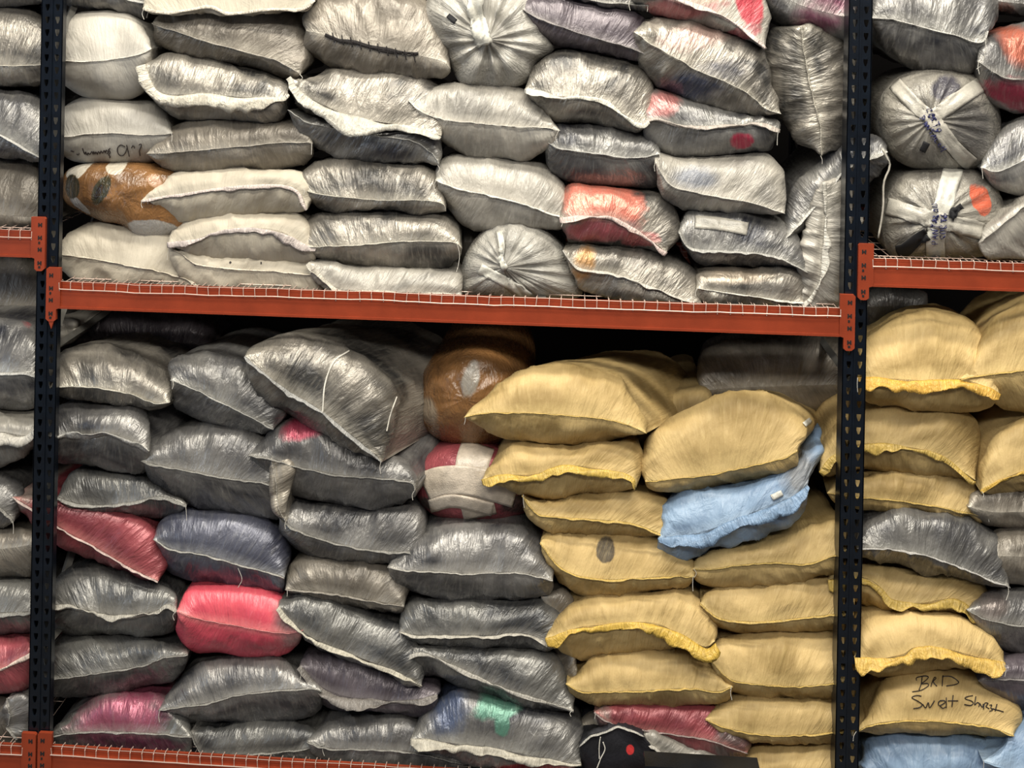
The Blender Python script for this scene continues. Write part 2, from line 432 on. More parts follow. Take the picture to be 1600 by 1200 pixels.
def decorate(R, kids):
    """strips of tape, ties and marker strokes laid on the sack's own surface"""
    tree = BVHTree.FromPolygons([Vector(v) for v in R['verts']], [tuple(int(i) for i in f) for f in R['faces']])
    def hit(px, py, off):
        d = FWD + (px - 800) / F_PX * CR - py / F_PX * CU
        d = Vector(d).normalized()
        loc, nor, idx, dist = tree.ray_cast(Vector(CAM), d)
        if loc is None: return None
        if nor.dot(d) > 0: nor = -nor
        return np.array(loc) + np.array(nor) * off * 0.5 - np.array(d) * off * 0.5
    for kd in kids:
        kn, line, w, mt, off = kd[:5]
        lines = line if isinstance(line, list) else [line]
        allv = []; allf = []
        for ln_ in lines:
            p = pts(ln_) if isinstance(ln_, str) else np.asarray(ln_, float)
            length = np.hypot(*np.diff(p, axis=0).T).sum()
            ns = max(3, int(length / (3 if w > 5 else 1.6)))
            c = spline(p, ns) if len(p) > 2 else p[0] + (p[1] - p[0]) * np.linspace(0, 1, ns + 1)[:, None]
            tn = np.gradient(c, axis=0); tn /= np.maximum(np.hypot(*tn.T)[:, None], 1e-6)
            nr = np.stack([-tn[:, 1], tn[:, 0]], 1)
            K = 1 if w < 5 else max(3, int(w / 4))
            last = None; strips = []; cur = []
            for i in range(len(c)):
                row = []
                for k in range(K + 1):
                    q = c[i] + nr[i] * w * (k / K - 0.5)
                    hpt = hit(q[0], q[1], off)
                    row.append(hpt)
                if any(r is None for r in row):
                    if len(cur) > 1: strips.append(cur)
                    cur = []
                else: cur.append(row)
            if len(cur) > 1: strips.append(cur)
            for st in strips:
                o = sum(len(a) for a in allv)
                arr = np.array(st).reshape(-1, 3)
                allv.append(arr); allf.append(grid_faces(len(st) - 1, K) + o)
        if not allv: continue
        ob = mesh_obj(kn, np.vstack(allv), np.vstack(allf), mt, R['root'], R['org'], True)
        so = ob.modifiers.new('thickness', 'SOLIDIFY'); so.thickness = 0.0016; so.offset = 0
        if len(kd) > 5: ob['label'] = kd[5]

def bundle(label, fam, outline, center, y=0.08, a=0.16, L=0.5, pleats=11, pamp=0.014, skew=(0, 0), patches=(), kids=(), gain=1.0,
           name='tied_bundle', cat='bundle', group=None, knot=0.0, threads=(), amp=1.0):
    """a sack or wrapped ball seen end-on: pleats run out from the gathered middle"""
    SEED[0] += 1; seed = SEED[0]
    nt = 96; nr = 20; nb = 6; nc = 4
    o = spline(pts(outline), nt, closed=True)
    c = np.array(center, float)
    th = np.linspace(0, 2 * math.pi, nt + 1)
    rng = random.Random(seed)
    prof = np.zeros(nt + 1)
    for k in range(4):
        kk = pleats + rng.choice([-4, -2, 0, 3, 5]); prof += np.sin(th * kk + rng.uniform(0, 6.3)) / 4
    prof = 1 - np.abs(prof) * 2.2
    cols = []; Us = []
    for j in range(nr + 1):
        r = j / nr
        ff = math.sin(r * math.pi / 2) ** 0.9
        Y = y + a * (1 - math.sqrt(max(0, 1 - (ff * 0.999) ** 2))) - knot * math.exp(-(r / 0.10) ** 2)
        Y = Y + knot * 0.9 * math.exp(-((r - 0.16) / 0.10) ** 2)
        twist = 0.18 * (1 - r)
        q = c + (o - c) * ff
        cols.append(unproj(q[:, 0], q[:, 1], np.full(nt + 1, Y) - prof * pamp * math.sin(min(1, r * 1.15) * math.pi) ** 0.8 * amp
                           + 0.006 * vnoise(q[:, 0] / 22, q[:, 1] / 22, seed) * amp * (r > 0.02) * (1 - 0.5 * r)))
    base = cols[-1]; cen = base.mean(0)
    for j in range(1, nb + 1):
        r = j / nb; q = base.copy(); q[:, 1] = base[:, 1] + (y + L - base[:, 1]) * r
        q[:, 0] = cen[0] + (base[:, 0] - cen[0]) * (1 - 0.1 * r) + skew[0] * r
        q[:, 2] = cen[2] + (base[:, 2] - cen[2]) * (1 - 0.08 * r) + skew[1] * r
        cols.append(q)
    last = cols[-1]; m2 = last.mean(0)
    for j in range(1, nc + 1):
        t = math.pi / 2 * j / nc
        q = m2 + (last - m2) * math.cos(t); q[:, 1] = y + L + 0.1 * math.sin(t); cols.append(q)
    V = np.stack(cols, 1)
    nv = V.shape[1] - 1
    V[-1] = V[0]
    rr = np.linspace(0, 1, nv + 1)
    U = np.repeat((th / (2 * math.pi) * 1.5)[:, None], nv + 1, 1); W = np.repeat((rr * 0.7)[None, :], nt + 1, 0)
    verts = V.reshape(-1, 3); uv = np.stack([U.ravel(), W.ravel()], 1)
    faces = grid_faces(nt, nv)
    org = np.array([cen[0], cen[1] + 0.1, verts[:, 2].min()])
    root = thing(name, label, cat, org, group)
    mesh_obj('body', verts, faces, sack_mat('wrapped_' + fam, fam, seed % 23 + 1, patches, org, y, gain), root, org, True, uv)
    R = {'root': root, 'org': org, 'verts': verts, 'faces': faces, 'y': y}
    if kids: decorate(R, kids)
    for t_ in threads:
        mb = MB(); mb.tube([P(p[0], p[1], y - 0.02) for p in spline(pts(t_), 10)], 0.002, 5); mb.build('loose_thread', M['thread'], root)
    return R

# ------------------------------------------------------------------ shared materials
M = {
 'post': plain('navy_painted_steel', (9, 16, 25), 0.28, 0.0, 0.25, 14, 0.2, 0.5, None),
 'beam': plain('orange_painted_steel', (134, 54, 30), 0.42, 0.0, 0.10, 7, 0.15, 0.4, None),
 'wire': plain('zinc_wire', (200, 176, 164), 0.4, 0.3, 0.05),
 'brace': plain('dull_grey_steel', (120, 118, 112), 0.5, 0.3, 0.2),
 'dark': plain('dark_recess', (18, 12, 12), 0.8),
 'wall': plain('warehouse_wall', (12, 11, 11), 0.9, 0, 0.1, 2, 0, 0.0),  # near-black: the shade in the gaps between sacks is put into this colour
 'floor': plain('concrete', (84, 80, 76), 0.8, 0, 0.15, 2, 0.3),
 'thread': plain('pale_thread', (208, 204, 194), 0.6),
 'ink': plain('black_marker_ink', (34, 26, 26), 0.5),
 'blueink': plain('blue_marker_ink', (44, 46, 92), 0.5),
 'tape_white': plain('white_packing_tape', (196, 194, 184), 0.25, 0, 0.12, 30, 0.8),
 'tape_grey': plain('milky_packing_tape', (172, 168, 158), 0.3, 0, 0.12, 30, 0.8),
 'tape_cream': plain('cream_packing_tape', (196, 184, 168), 0.25, 0, 0.15, 24, 1.0),
 'opening_black': plain('torn_opening_black', (14, 14, 18), 0.85),  # black strips laid on the wrap for the dark inside of torn holes
}

# ------------------------------------------------------------------ setting
mb = MB(); mb.box(-6, 6, 1.75, 1.85, 0, 7.5); w_ = mb.build('wall_back', M['wall']); w_['kind'] = 'structure'
mb = MB(); mb.box(-10, 8, -9, 1.75, -0.1, 0); w_ = mb.build('floor', M['floor']); w_['kind'] = 'structure'

# ------------------------------------------------------------------ pallet racking
PX_L = P(71, 600)[0]; PX_R = P(1334, 600)[0]
PW = 0.088                       # width of an upright
PITCH = 0.0505
def front_plate(mb, xc, z0, z1, w, y, holes, hw=0.0085, hh=0.0135):
    """steel strip with teardrop punchings in columns at the offsets given"""
    n = int((z1 - z0) / PITCH)
    cw = w / len(holes)
    for ci, hx in enumerate(holes):
        xa = xc - w / 2 + ci * cw; xb = xa + cw
        for k in range(n):
            za = z0 + k * PITCH; zb = za + PITCH
            zc = (za + zb) / 2; xh = xc + hx
            hole = [(xh - hw, zc + hh), (xh + hw, zc + hh), (xh + hw, zc + hh * 0.2), (xh + hw * 0.35, zc - hh), (xh - hw * 0.35, zc - hh), (xh - hw, zc + hh * 0.2)]
            out = [(xa, zb), (xb, zb), (xb, zc), (xb, za), (xa, za), (xa, zc)]
            vs = [(x, y, z) for x, z in out] + [(x, y, z) for x, z in hole] + [(x, y + 0.004, z) for x, z in hole]
            fs = [(i, 6 + i, 6 + (i + 1) % 6, (i + 1) % 6) for i in range(6)] + [(6 + i, 12 + i, 12 + (i + 1) % 6, 6 + (i + 1) % 6) for i in range(6)]
            mb.add(vs, fs)
def upright(xc, label):
    root = thing('rack_upright', label, 'rack post', (xc, 0.0, 0.0), 'navy rack uprights')
    z0, z1 = 0.02, 6.2
    for yy, nm in ((0.0, 'front_post'), (1.05, 'rear_post')):
        mb = MB()
        front_plate(mb, xc, z0, z1, PW, yy, (-0.020, 0.022))
        mb.box(xc - PW / 2 - 0.001, xc - PW / 2 + 0.003, yy, yy + 0.07, z0, z1)
        mb.box(xc + PW / 2 - 0.003, xc + PW / 2 + 0.001, yy, yy + 0.028, z0, z1)  # cut short so light reaches the sacks seen through the right holes
        mb.box(xc - PW / 2, xc - PW / 2 + 0.018, yy + 0.066, yy + 0.07, z0, z1)
        mb.box(xc - 0.0035, xc + 0.0035, yy - 0.004, yy + 0.001, z0, z1)
        mb.box(xc - 0.001, xc + 0.001, yy, yy + 0.069, z0, z1)  # added inner web: blocks light so the left holes stay black
        mb.build(nm, M['post'], root)
    mb = MB(); mb.box(xc - 0.07, xc + 0.07, -0.03, 0.12, 0, 0.02); mb.build('foot_plate', M['post'], root)
    zs = [0.35, 1.55, 2.75, 3.95, 5.15]
    for i, z in enumerate(zs):
        mb = MB(); mb.tube([(xc, 0.05, z), (xc, 1.08, z)], 0.018, 4); mb.build('cross_brace', M['brace'], root)
        if i < len(zs) - 1:
            mb = MB(); mb.tube([(xc, 0.06, z + 0.05), (xc, 1.07, zs[i + 1] - 0.05)], 0.018, 4); mb.build('diagonal_brace', M['brace'], root)
    return root
upright(PX_L, 'left navy perforated steel upright between the left and middle racking bays')
upright(PX_R, 'right navy perforated steel upright between the middle and right racking bays')

BH = 0.105
def beam(x0, x1, ztop, label, y=-0.012, plates=(True, True), rear=False, tail=False):
    root = thing('shelf_beam', label, 'beam', ((x0 + x1) / 2, y, ztop - BH), 'orange shelf beams')
    mb = MB()
    mb.box(x0, x1, y, y + 0.028, ztop - BH + 0.004, ztop - 0.034)
    mb.box(x0, x1, y + 0.012, y + 0.021, ztop - 0.036, ztop - 0.004)      # recessed step that carries the deck
    mb.box(x0, x1, y - 0.005, y + 0.035, ztop - BH - 0.003, ztop - BH + 0.006)  # rounded bottom lip
    mb.build('rail', M['beam'], root)
    for e, on in ((0, plates[0]), (1, plates[1])):
        if not on: continue
        s = 1 if e == 0 else -1
        xe = x0 if e == 0 else x1
        # plate overlaps the upright's face
        zt, zb = ztop + 0.055, ztop - BH - 0.055
        w = 0.046
        poly = [(xe - s * w, zt - 0.006), (xe - s * (w - 0.006), zt), (xe + s * 0.012, zt), (xe + s * 0.012, ztop - BH), (xe - s * 0.004, ztop - BH - 0.006),
                (xe - s * 0.004, zb + 0.008), (xe - s * 0.014, zb), (xe - s * (w - 0.012), zb), (xe - s * w, zb + 0.01)]
        if s < 0: poly = poly[::-1]
        mb = MB(); mb.prism(poly, y - 0.006, y + 0.008)
        pl = mb.build('end_plate', M['beam'], root)
        mh = MB()
        xm = xe - s * w * 0.55
        for k, fz in enumerate((0.14, 0.38, 0.60, 0.85)):
            z = zt + (zb - zt) * fz
            mh.box(xm - 0.008, xm - 0.003, y - 0.0075, y - 0.004, z - 0.008, z + 0.008)
            mh.box(xm + 0.003, xm + 0.008, y - 0.0075, y - 0.004, z - 0.008, z + 0.008)
            mh.box(xm - 0.006, xm + 0.006, y - 0.0078, y - 0.004, z - 0.003, z + 0.003)
        mh.box(xm - 0.006, xm + 0.001, y - 0.0078, y - 0.004, zt + (zb - zt) * 0.47 - 0.005, zt + (zb - zt) * 0.47 + 0.004)
        mh.box(xm - 0.005, xm + 0.004, y - 0.0078, y - 0.004, zb + 0.012, zb + 0.02)
        h = mh.build('hook_slot', M['dark'], None, np.array(root.location)); h.parent = pl
        if tail and e == 0:
            mt = MB(); mt.prism([(xm - 0.010, zb + 0.002), (xm + 0.012, zb + 0.002), (xm + 0.002, zb - 0.03)], y - 0.004, y + 0.006)
            mt.build('safety_clip', M['beam'], root)
    return root
def zof(px, py): return P(px, py, -0.01)[2]
def deck(x0, x1, ztop, label, seed, drop=0.012):
    root = thing('wire_deck', label, 'wire deck', ((x0 + x1) / 2, 0.0, ztop), 'wire mesh shelf decks')
    rng = random.Random(seed)
    yb = -0.017; r = 0.0017
    mb = MB(); n = int((x1 - x0) / 0.0465)
    for i in range(n + 1):
        x = x0 + (x1 - x0) * i / n + rng.uniform(-0.002, 0.002)
        lean = rng.uniform(-0.003, 0.003)
        h = 0.034 + rng.uniform(-0.003, 0.004)
        mb.tube([(x + lean, yb, ztop - h), (x, yb - 0.001, ztop - 0.004), (x, yb + 0.008, ztop + 0.003), (x, 0.014, ztop), (x, 0.022, ztop - drop), (x, 0.55, ztop - drop), (x, 1.045, ztop - drop)], r, 5)
    o = mb.build('cross_wires', M['wire'], root); o['kind'] = 'stuff'
    for nm, zz, yy in (('front_wire', ztop - 0.030, yb - 0.003), ('top_wire', ztop - 0.001, yb + 0.006)):
        mb = MB(); pth = []
        for i in range(61):
            x = x0 + (x1 - x0) * i / 60
            pth.append((x, yy, zz + 0.003 * float(vnoise(x * 3, zz * 9, seed)) + 0.002 * float(vnoise(x * 14, 2.2, seed))))
        mb.tube(pth, r * 1.3 if nm == 'front_wire' else r * 0.6, 6); mb.build(nm, M['wire'], root)
    mb = MB()
    for yy in np.linspace(0.1, 1.05, 9): mb.tube([(x0, yy, ztop - drop - 0.002), (x1, yy, ztop - drop - 0.002)], r, 4)
    o = mb.build('lengthwise_wires', M['wire'], root); o['kind'] = 'stuff'
    mb = MB()
    for i in range(4):
        x = x0 + (x1 - x0) * (i + 0.5) / 4
        mb.box(x - 0.02, x + 0.02, 0.035, 1.04, ztop - drop - 0.028, ztop - drop - 0.006)
    o = mb.build('support_channel', M['brace'], root); o['kind'] = 'stuff'

ML, MR = PX_L + PW / 2 + 0.006, PX_R - PW / 2 - 0.006
zM = 0.5 * (zof(95, 440) + zof(1312, 481))
zLft = zof(20, 359); zRgt = zof(1480, 407)
zBot = 0.5 * (zof(110, 1168) + zof(400, 1184))
zBotL = zof(20, 1164)
YR = 1.062
for nm, x0, x1, zt, a_, b_, dk_ in (
    ('upper shelf of the middle bay', ML, MR, zM, 'orange', 'm', 1), ('lower shelf of the middle bay', ML, MR, zBot, 'orange', 'b', 2),
    ('upper shelf of the left bay', PX_L - PW / 2 - 2.3, PX_L - PW / 2 - 0.006, zLft, '', 'l', 3), ('lower shelf of the left bay', PX_L - PW / 2 - 2.3, PX_L - PW / 2 - 0.006, zBotL, '', 'k', 4),
    ('upper shelf of the right bay', PX_R + PW / 2 + 0.006, PX_R + PW / 2 + 2.3, zRgt, '', 'r', 5)):
    beam(x0, x1, zt, 'orange front beam carrying the ' + nm, plates=(b_ in 'mbr', b_ in 'mblk'), tail=(b_ == 'm'))
    beam(x0, x1, zt, 'orange rear beam behind the sacks on the ' + nm, y=YR, plates=(False, False))
    deck(x0 + 0.008, x1 - 0.008, zt, 'pale wire mesh deck on the ' + nm, dk_, 0.045 if 'lower' in nm else 0.014)
# dark steel bar that crosses the foot of the picture
mb = MB(); p0 = P(1008, 1197, -0.25); p1 = P(1189, 1193, -0.25)
mb.box(p0[0], p1[0], -0.25, -0.17, p0[2] - 0.05, p0[2])
for lx in (p0[0], p1[0] - 0.04): mb.box(lx, lx + 0.04, -0.25, -0.17, 0.0, p0[2] - 0.05)
br = mb.build('steel_frame', M['post']); br['label'] = 'dark steel frame whose flat top crosses the foot of the picture'; br['category'] = 'steel frame'
G1, G2, G3, G4, G5, G6 = ('sacks at the edge of the left bay, upper shelf', 'sacks on the upper shelf of the middle bay', 'sacks on the upper shelf of the right bay',
      'sacks at the edge of the left bay, lower shelf', 'sacks on the lower shelf of the middle bay', 'sacks on the lower shelf of the right bay')
Y0 = 0.10
# ---------------------------------------------------------------- left bay, upper shelf
sack('grey sack at the top left corner, above the bulging shiny one', 'gray', '-150,-25 -60,-20 10,-18 84,-22', '-130,-90 -40,-110 60,-90', '-120,5 -40,12 30,10 78,0', group=G1)
sack('bulging shiny silver sack with a puckered seam beside the left post', 'silver', '-150,88 -60,98 0,103 50,103 84,98', '-140,30 -60,8 0,8 45,14 80,45', '-130,122 -60,137 0,138 55,133 82,118', group=G1, gain=1.25, lip=(4, 0.2))
sack('smooth grey sack with a falling pale seam beside the left post', 'steel', '-150,190 -60,195 -5,208 30,225 60,243 88,252', '-140,160 -50,142 15,141 60,152 86,190', '-110,238 -40,244 20,245 65,252', group=G1, gain=1.15, lip=(5, -.2))
sack('dull film-covered grey sack resting on the upper left beam', 'taupe', '-150,330 -60,335 0,336 60,340 88,345', '-140,260 -50,248 15,248 60,256 84,300', '-120,352 -40,358 20,358 70,358', deck=True, group=G1, gain=0.8, nohem=True, y=0.13)
# ---------------------------------------------------------------- middle bay, upper shelf
sack('shiny grey sack at the top edge, beside the left post', 'steel', '70,-30 150,-12 232,4', '85,-80 150,-90 222,-60', '100,2 150,14 200,24 228,30', group=G2, gain=1.1)
sack('round off-white sack with one slack corner, second from the top beside the left post', 'white', '80,90 110,95 150,95 190,90 222,83 237,76', '86,44 112,24 150,18 192,20 222,36 235,56', '90,122 118,143 158,157 195,158 224,146 236,112', group=G2, lip=(4, -.3), crease=.5, y=.07, a=.15)
sack('off-white sack marked upside down in black marker, left column', 'white', '80,212 110,212 140,208 180,207 215,210 250,210 270,208', '95,176 125,157 160,152 205,155 245,165 266,186', '92,236 112,250 150,259 190,260 238,253 264,230', group=G2, gain=.86, lip=(4, -.2), crease=.45, y=.10,
     kids=[('marker_writing', ['110.6,235 116,237', '120,240 123,242 124,239', '129,231 133,241 134,236 136,242', '137.5,242 138,238 141,241 144,236 146,241 147,236 149,241 150,236 152.5,241 154,236 157,240 158,235 161,239 163,234 165,239 166,234 170,237 167,240',
                          '172.5,231 170,234 173,238 170,241 173,245 171,246', '195.6,229 189,226 184,231 185,240 190.6,243 195.6,239 199,230', '198,226 202,244', '205.6,231 208,227 210.6,231', '217,226 221,224.5 221,228 218,235 219,243'], 1.3, M['ink'], 0.004)])
bundle('parcel wrapped in shiny brown tape with green cloth poking out', 'brown', '97,300 99,275 112,262 140,255 200,253 255,260 280,272 300,320 300,352 270,366 240,373 215,371 190,352 160,346 125,330 104,318', (185, 305),
       name='taped_parcel', pleats=5, pamp=.003, a=.13, group='taped parcels', y=.06, cat='parcel',
       patches=[(112, 268, 24, 14, -25, (214, 208, 194), .1), (176, 262, 17, 11, 15, (216, 208, 190), .1), (235, 362, 42, 20, 5, (208, 206, 200), .12), (118, 322, 22, 9, 45, (200, 202, 206), .12),
                (108, 294, 17, 20, 5, (44, 48, 38), .12), (161, 296, 13, 26, 28, (52, 54, 38), .12), (243, 284, 14, 7, 35, (200, 160, 130), .3), (158, 298, 5, 14, 28, (24, 22, 18), .1)])
sack('off-white sack on the wire deck at the left end of the middle upper shelf', 'cream', '91,397 140,402 190,412 240,421 285,433 310,448', '98,372 128,352 170,349 220,356 265,362 302,405', '100,422 116,438 150,441 220,446 280,449', deck=True, group=G2, lip=(5, -.1), gain=.95)
sack('cream sack with a crumpled edge at the top, above the flat grey one', 'cream', '224,12 262,18 300,13 330,8 360,19 420,13 470,12 492,0', '235,-60 330,-90 430,-80 485,-40', '240,20 300,20 360,25 420,20 478,12', group=G2, lip=(7, -.8), y=.03, gain=1.05)
sack('flat grey sack slanting down with a dark underside, second from top', 'taupe', '238,36 270,47 330,66 390,82 440,97 470,116', '250,22 300,8 380,10 450,14 484,50 490,90', '248,66 285,87 330,100 400,108 455,122', group=G2, lip=(5, -.1), y=.08)
sack('shiny silver sack with a wide pale folded mouth hanging down', 'silver', '228,100 236,130 257,146 320,148 390,152 438,154 450,146', '240,90 262,84 300,90 360,101 420,116 450,134', '236,150 262,178 330,186 400,189 440,186', group=G2, lip=(26, -.86), y=.05, gain=1.2, lipcol=(214, 208, 192))
sack('long dark grey sack under the one with a folded mouth', 'taupe', '229,240 262,238 320,233 380,228 440,222 475,222 489,224', '258,208 300,188 350,184 420,188 465,190 486,206', '248,254 272,268 340,270 420,267 465,261 486,246', group=G2, lip=(4, -.2), y=.075)
sack('flat white sack with a pointed left ear, above two other whites', 'cream', '221,313 245,308 300,300 350,292 410,288 450,290 470,303 480,328', '236,298 268,270 320,266 400,265 450,267 478,276 486,302', '255,335 290,347 340,340 400,334 460,333', group=G2, lip=(7, -.7), y=.05, lipcol=(222, 208, 200))
sack('white sack in the middle of three piled at the lower left', 'cream', '262,380 300,376 340,362 400,357 440,362 478,384 494,388', '268,362 300,343 350,335 420,332 470,336 492,362', '285,395 310,404 380,407 440,410 488,412', group=G2, lip=(12, -.8), y=.06, lipcol=(214, 202, 196))
sack('white sack with small dark specks, lowest of the pile above the beam', 'cream', '262,384 285,396 310,412 380,420 440,424 504,430', '285,390 340,396 420,402 498,412', '280,430 330,450 400,456 470,458 502,452', deck=True, group=G2, lip=(3, -.3), y=.09,
     kids=[('speck', ['304,412 306,414', '359,409 361,411', '407,411 409,411'], 3, M['ink'], .003)])
sack('grey-gold sack split by a dark laced slit like a coffee bean', 'taupe', '478,48 515,56 545,66 600,79 650,86 690,96 704,108', '474,26 500,2 560,-14 640,-8 682,20 704,66', '482,74 510,98 560,114 620,122 670,122 700,114', group=G2, gain=1.15, nohem=True, y=.07, crease=1.4,
     kids=[('laced_slit', ['508,54 530,63 552,65 580,73 606,77 632,83 654,84', '530,64 560,68 600,79 628,82'], 5, M['dark'], .006, 'dark laced slit'), ('lacing', ['%d,%d %d,%d' % (x, 50 + (x - 512) * .24, x + 3, 65 + (x - 512) * .24) for x in range(520, 655, 14)], 1.6, M['dark'], .008)])
sack('wrinkled silver sack with a long pale flap across its front', 'silver', '453,120 470,145 510,166 545,181 590,190 640,198 690,212', '466,126 510,111 560,109 620,114 670,124 696,150', '462,152 482,180 540,188 600,196 680,212', group=G2, lip=(22, -.6), y=.045, gain=1.25, crease=1.5)
sack('rope-edged grey sack just under the one with the long flap', 'steel', '450,172 480,192 530,203 590,214 640,220 672,238 686,258', '466,178 520,184 580,192 640,200 682,208 690,232', '462,204 490,228 530,245 580,250 640,254', group=G2, y=.07, lip=(6, .2), gain=1.1)
sack('plump silver grey sack with a straight white seam, third column', 'silver', '472,295 495,302 540,308 600,313 650,312 690,317 697,330', '476,264 510,249 560,248 620,252 670,260 692,290', '480,315 510,328 560,332 620,332 670,335', group=G2, y=.07, lip=(4, 0), gain=1.1)
sack('wide silver grey sack with a loose thread at its right corner', 'silver', '468,387 500,385 560,382 620,377 670,376 710,379 722,388', '470,360 485,340 520,330 580,328 650,330 690,332 714,358', '488,402 520,413 580,417 640,422 690,421 716,404', group=G2, y=.06, lip=(4, 0), gain=1.15, threads=['714,380 718,398 716,415 713,425'])
sack('pale crumpled sack with its mouth folded flat on the wire deck', 'pearl', '482,410 505,435 530,450 570,454 620,456 680,458 722,462', '512,412 560,416 620,418 680,420 718,432', '498,446 540,464 620,467 700,468', deck=True, group=G2, y=.05, lip=(16, -.5), lipcol=(210, 204, 190))
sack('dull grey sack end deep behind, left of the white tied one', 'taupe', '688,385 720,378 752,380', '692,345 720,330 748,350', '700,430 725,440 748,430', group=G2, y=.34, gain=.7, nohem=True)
bundle('large white plastic sack tied in a knot at the top centre', 'plastic', '664,10 690,-30 760,-50 820,-20 845,10 862,60 866,78 838,100 828,125 800,138 745,138 720,132 700,95 672,50', (762, 62), pleats=9, pamp=.022, a=.17, knot=.03, group='knotted white plastic sacks', y=.02, name='tied_sack', cat='sack', gain=.95,
       kids=[('twisted_neck', '757,70 748,40 742,10 748,-20', 24, M['tape_white'], .012), ('torn_hole', '700,24 712,34', 8, M['opening_black'], .003)])
sack('white pillow-shaped sack with pointed ears under the knotted white one', 'pearl', '638,157 660,176 700,188 740,192 800,198 850,200 875,204', '655,150 700,133 750,130 800,131 840,150 864,184', '652,184 690,221 730,242 780,249 832,249 864,224', group=G2, gain=1.15, lip=(5, .1), y=.06, a=.13)
sack('cream sack with a raised white seam above the tied ball', 'pearl', '681,280 720,295 780,308 830,322 870,336 894,338', '682,262 700,244 750,244 810,249 852,260 884,290', '690,310 715,345 745,362 800,362 850,358 884,354', group=G2, gain=1.1, lip=(7, -.1), y=.075, a=.14, lipcol=(226, 222, 212))
bundle('white plastic ball sack tied with a twist, resting on the deck', 'plastic', '718,440 724,405 745,370 775,346 805,339 840,350 868,372 890,400 906,440 908,462 870,470 800,472 745,468 722,462', (788, 418), pleats=10, pamp=.016, a=.17, knot=.015, group='knotted white plastic sacks', y=.03, name='tied_sack', cat='sack', gain=.9,
       kids=[('twisted_neck', '782,362 786,385 784,405 790,420', 9, M['tape_white'], .012), ('mouth_fold', '750,420 790,440 830,466', 16, M['tape_white'], .006)])
sack('dark brown-grey sack near the top, right of the knotted white one', 'plum', '816,14 850,30 900,50 950,65 1000,78 1012,88', '825,-8 860,-18 920,-2 980,14 1010,42', '828,40 860,66 900,78 950,82 992,93', group=G2, gain=.85, lip=(9, -.1), y=.07)
sack('grey sack cut by the top edge, above the dark brown-grey one', 'gray', '850,-18 930,0 1000,6 1014,8', '870,-60 940,-70 1008,-40', '880,0 940,12 1006,16', group=G2, y=.09)
sack('silver sack whose pale hem ends in a crumpled knot', 'silver', '820,140 838,142 870,150 910,152 945,158 975,178 1000,196 1014,190', '836,102 865,80 900,79 960,90 1005,104 1020,132', '842,166 868,191 920,195 960,201 996,206', group=G2, gain=1.15, lip=(13, -.5), y=.05, lipcol=(215, 212, 200))
sack('dark grey sack with a straight seam, between silver and coral sacks', 'steel', '853,222 880,232 940,240 990,246 1032,240', '860,205 880,195 930,193 980,200 1022,208 1033,222', '854,252 868,272 900,286 960,291 1020,295 1034,276', group=G2, y=.075, lip=(7, -.1))
sack('coral and rose sack with white film across it', 'silver', '874,342 910,338 950,338 985,355 1020,378 1042,394', '884,292 930,288 1000,295 1040,305 1060,330 1060,366', '880,362 895,381 950,386 1000,387 1028,394', group=G2, y=.05, lip=(14, -.5), lipcol=(222, 200, 192), a=.13,
     patches=[(940, 318, 66, 36, 8, (236, 138, 118), .3), (940, 360, 60, 20, -5, (178, 92, 100), .3), (1000, 375, 30, 14, -10, (196, 100, 104), .3)])
sack('grey sack slanting down to the deck with a tan stain at its left end', 'silver', '880,390 905,418 950,425 1000,441 1050,460 1098,478', '900,384 930,381 980,385 1030,394 1062,408 1090,432', '896,430 912,456 960,468 1020,474 1070,478', deck=True, group=G2, y=.06, lip=(9, -.05), lipcol=(220, 216, 206),
     patches=[(912, 410, 16, 26, 20, (196, 148, 92), .5)])
sack('pink and white sack at the top, right of centre', 'pearl', '985,-5 1020,-10 1060,0 1100,12 1150,38 1180,60 1196,76', '1010,-50 1100,-60 1170,-50 1198,0', '1000,10 1040,28 1080,36 1130,49 1165,62', group=G2, y=.05, lip=(10, -.2), lipcol=(230, 214, 206),
     patches=[(1060, 14, 70, 20, -12, (196, 118, 118), .4), (1172, 8, 22, 34, -10, (196, 60, 76), .2), (1160, 52, 30, 12, -20, (178, 90, 98), .3), (1110, -15, 50, 20, -10, (214, 190, 170), .3)])
sack('grey sack with a purple-pink patch at the top beside the right post', 'gray', '1188,-24 1240,4 1300,22 1345,30', '1200,-80 1280,-100 1340,-60', '1200,18 1225,40 1270,48 1305,62 1340,70', group=G2, y=.09, gain=1.1, nohem=True, patches=[(1284, 20, 40, 30, -20, (142, 84, 108), .7)])
sack('big silver sack slanting steeply with a pale seam and pointed corner', 'silver', '990,50 1012,65 1050,88 1090,110 1130,126 1170,148 1200,172 1220,177', '1003,38 1030,29 1080,33 1130,46 1180,58 1198,90 1206,140', '996,92 1018,126 1060,149 1110,166 1150,179 1194,178', group=G2, gain=1.15, lip=(8, .0), y=.03, crease=1.4, patches=[(1090, 55, 60, 18, -15, (190, 160, 150), .9), (1080, 135, 70, 26, -22, (70, 76, 98), .8)])
sack('grey sack with a pink spot under the steeply slanting silver one', 'steel', '1003,192 1025,186 1060,196 1100,199 1150,195 1190,194 1218,204', '1008,160 1022,138 1060,148 1120,163 1170,178 1214,188', '1010,222 1040,241 1090,244 1150,240 1205,234', group=G2, y=.055, lip=(11, -.1), lipcol=(196, 186, 176),
     patches=[(1035, 162, 28, 20, -20, (196, 130, 126), .5), (1158, 220, 18, 14, 0, (200, 62, 92), .3)])
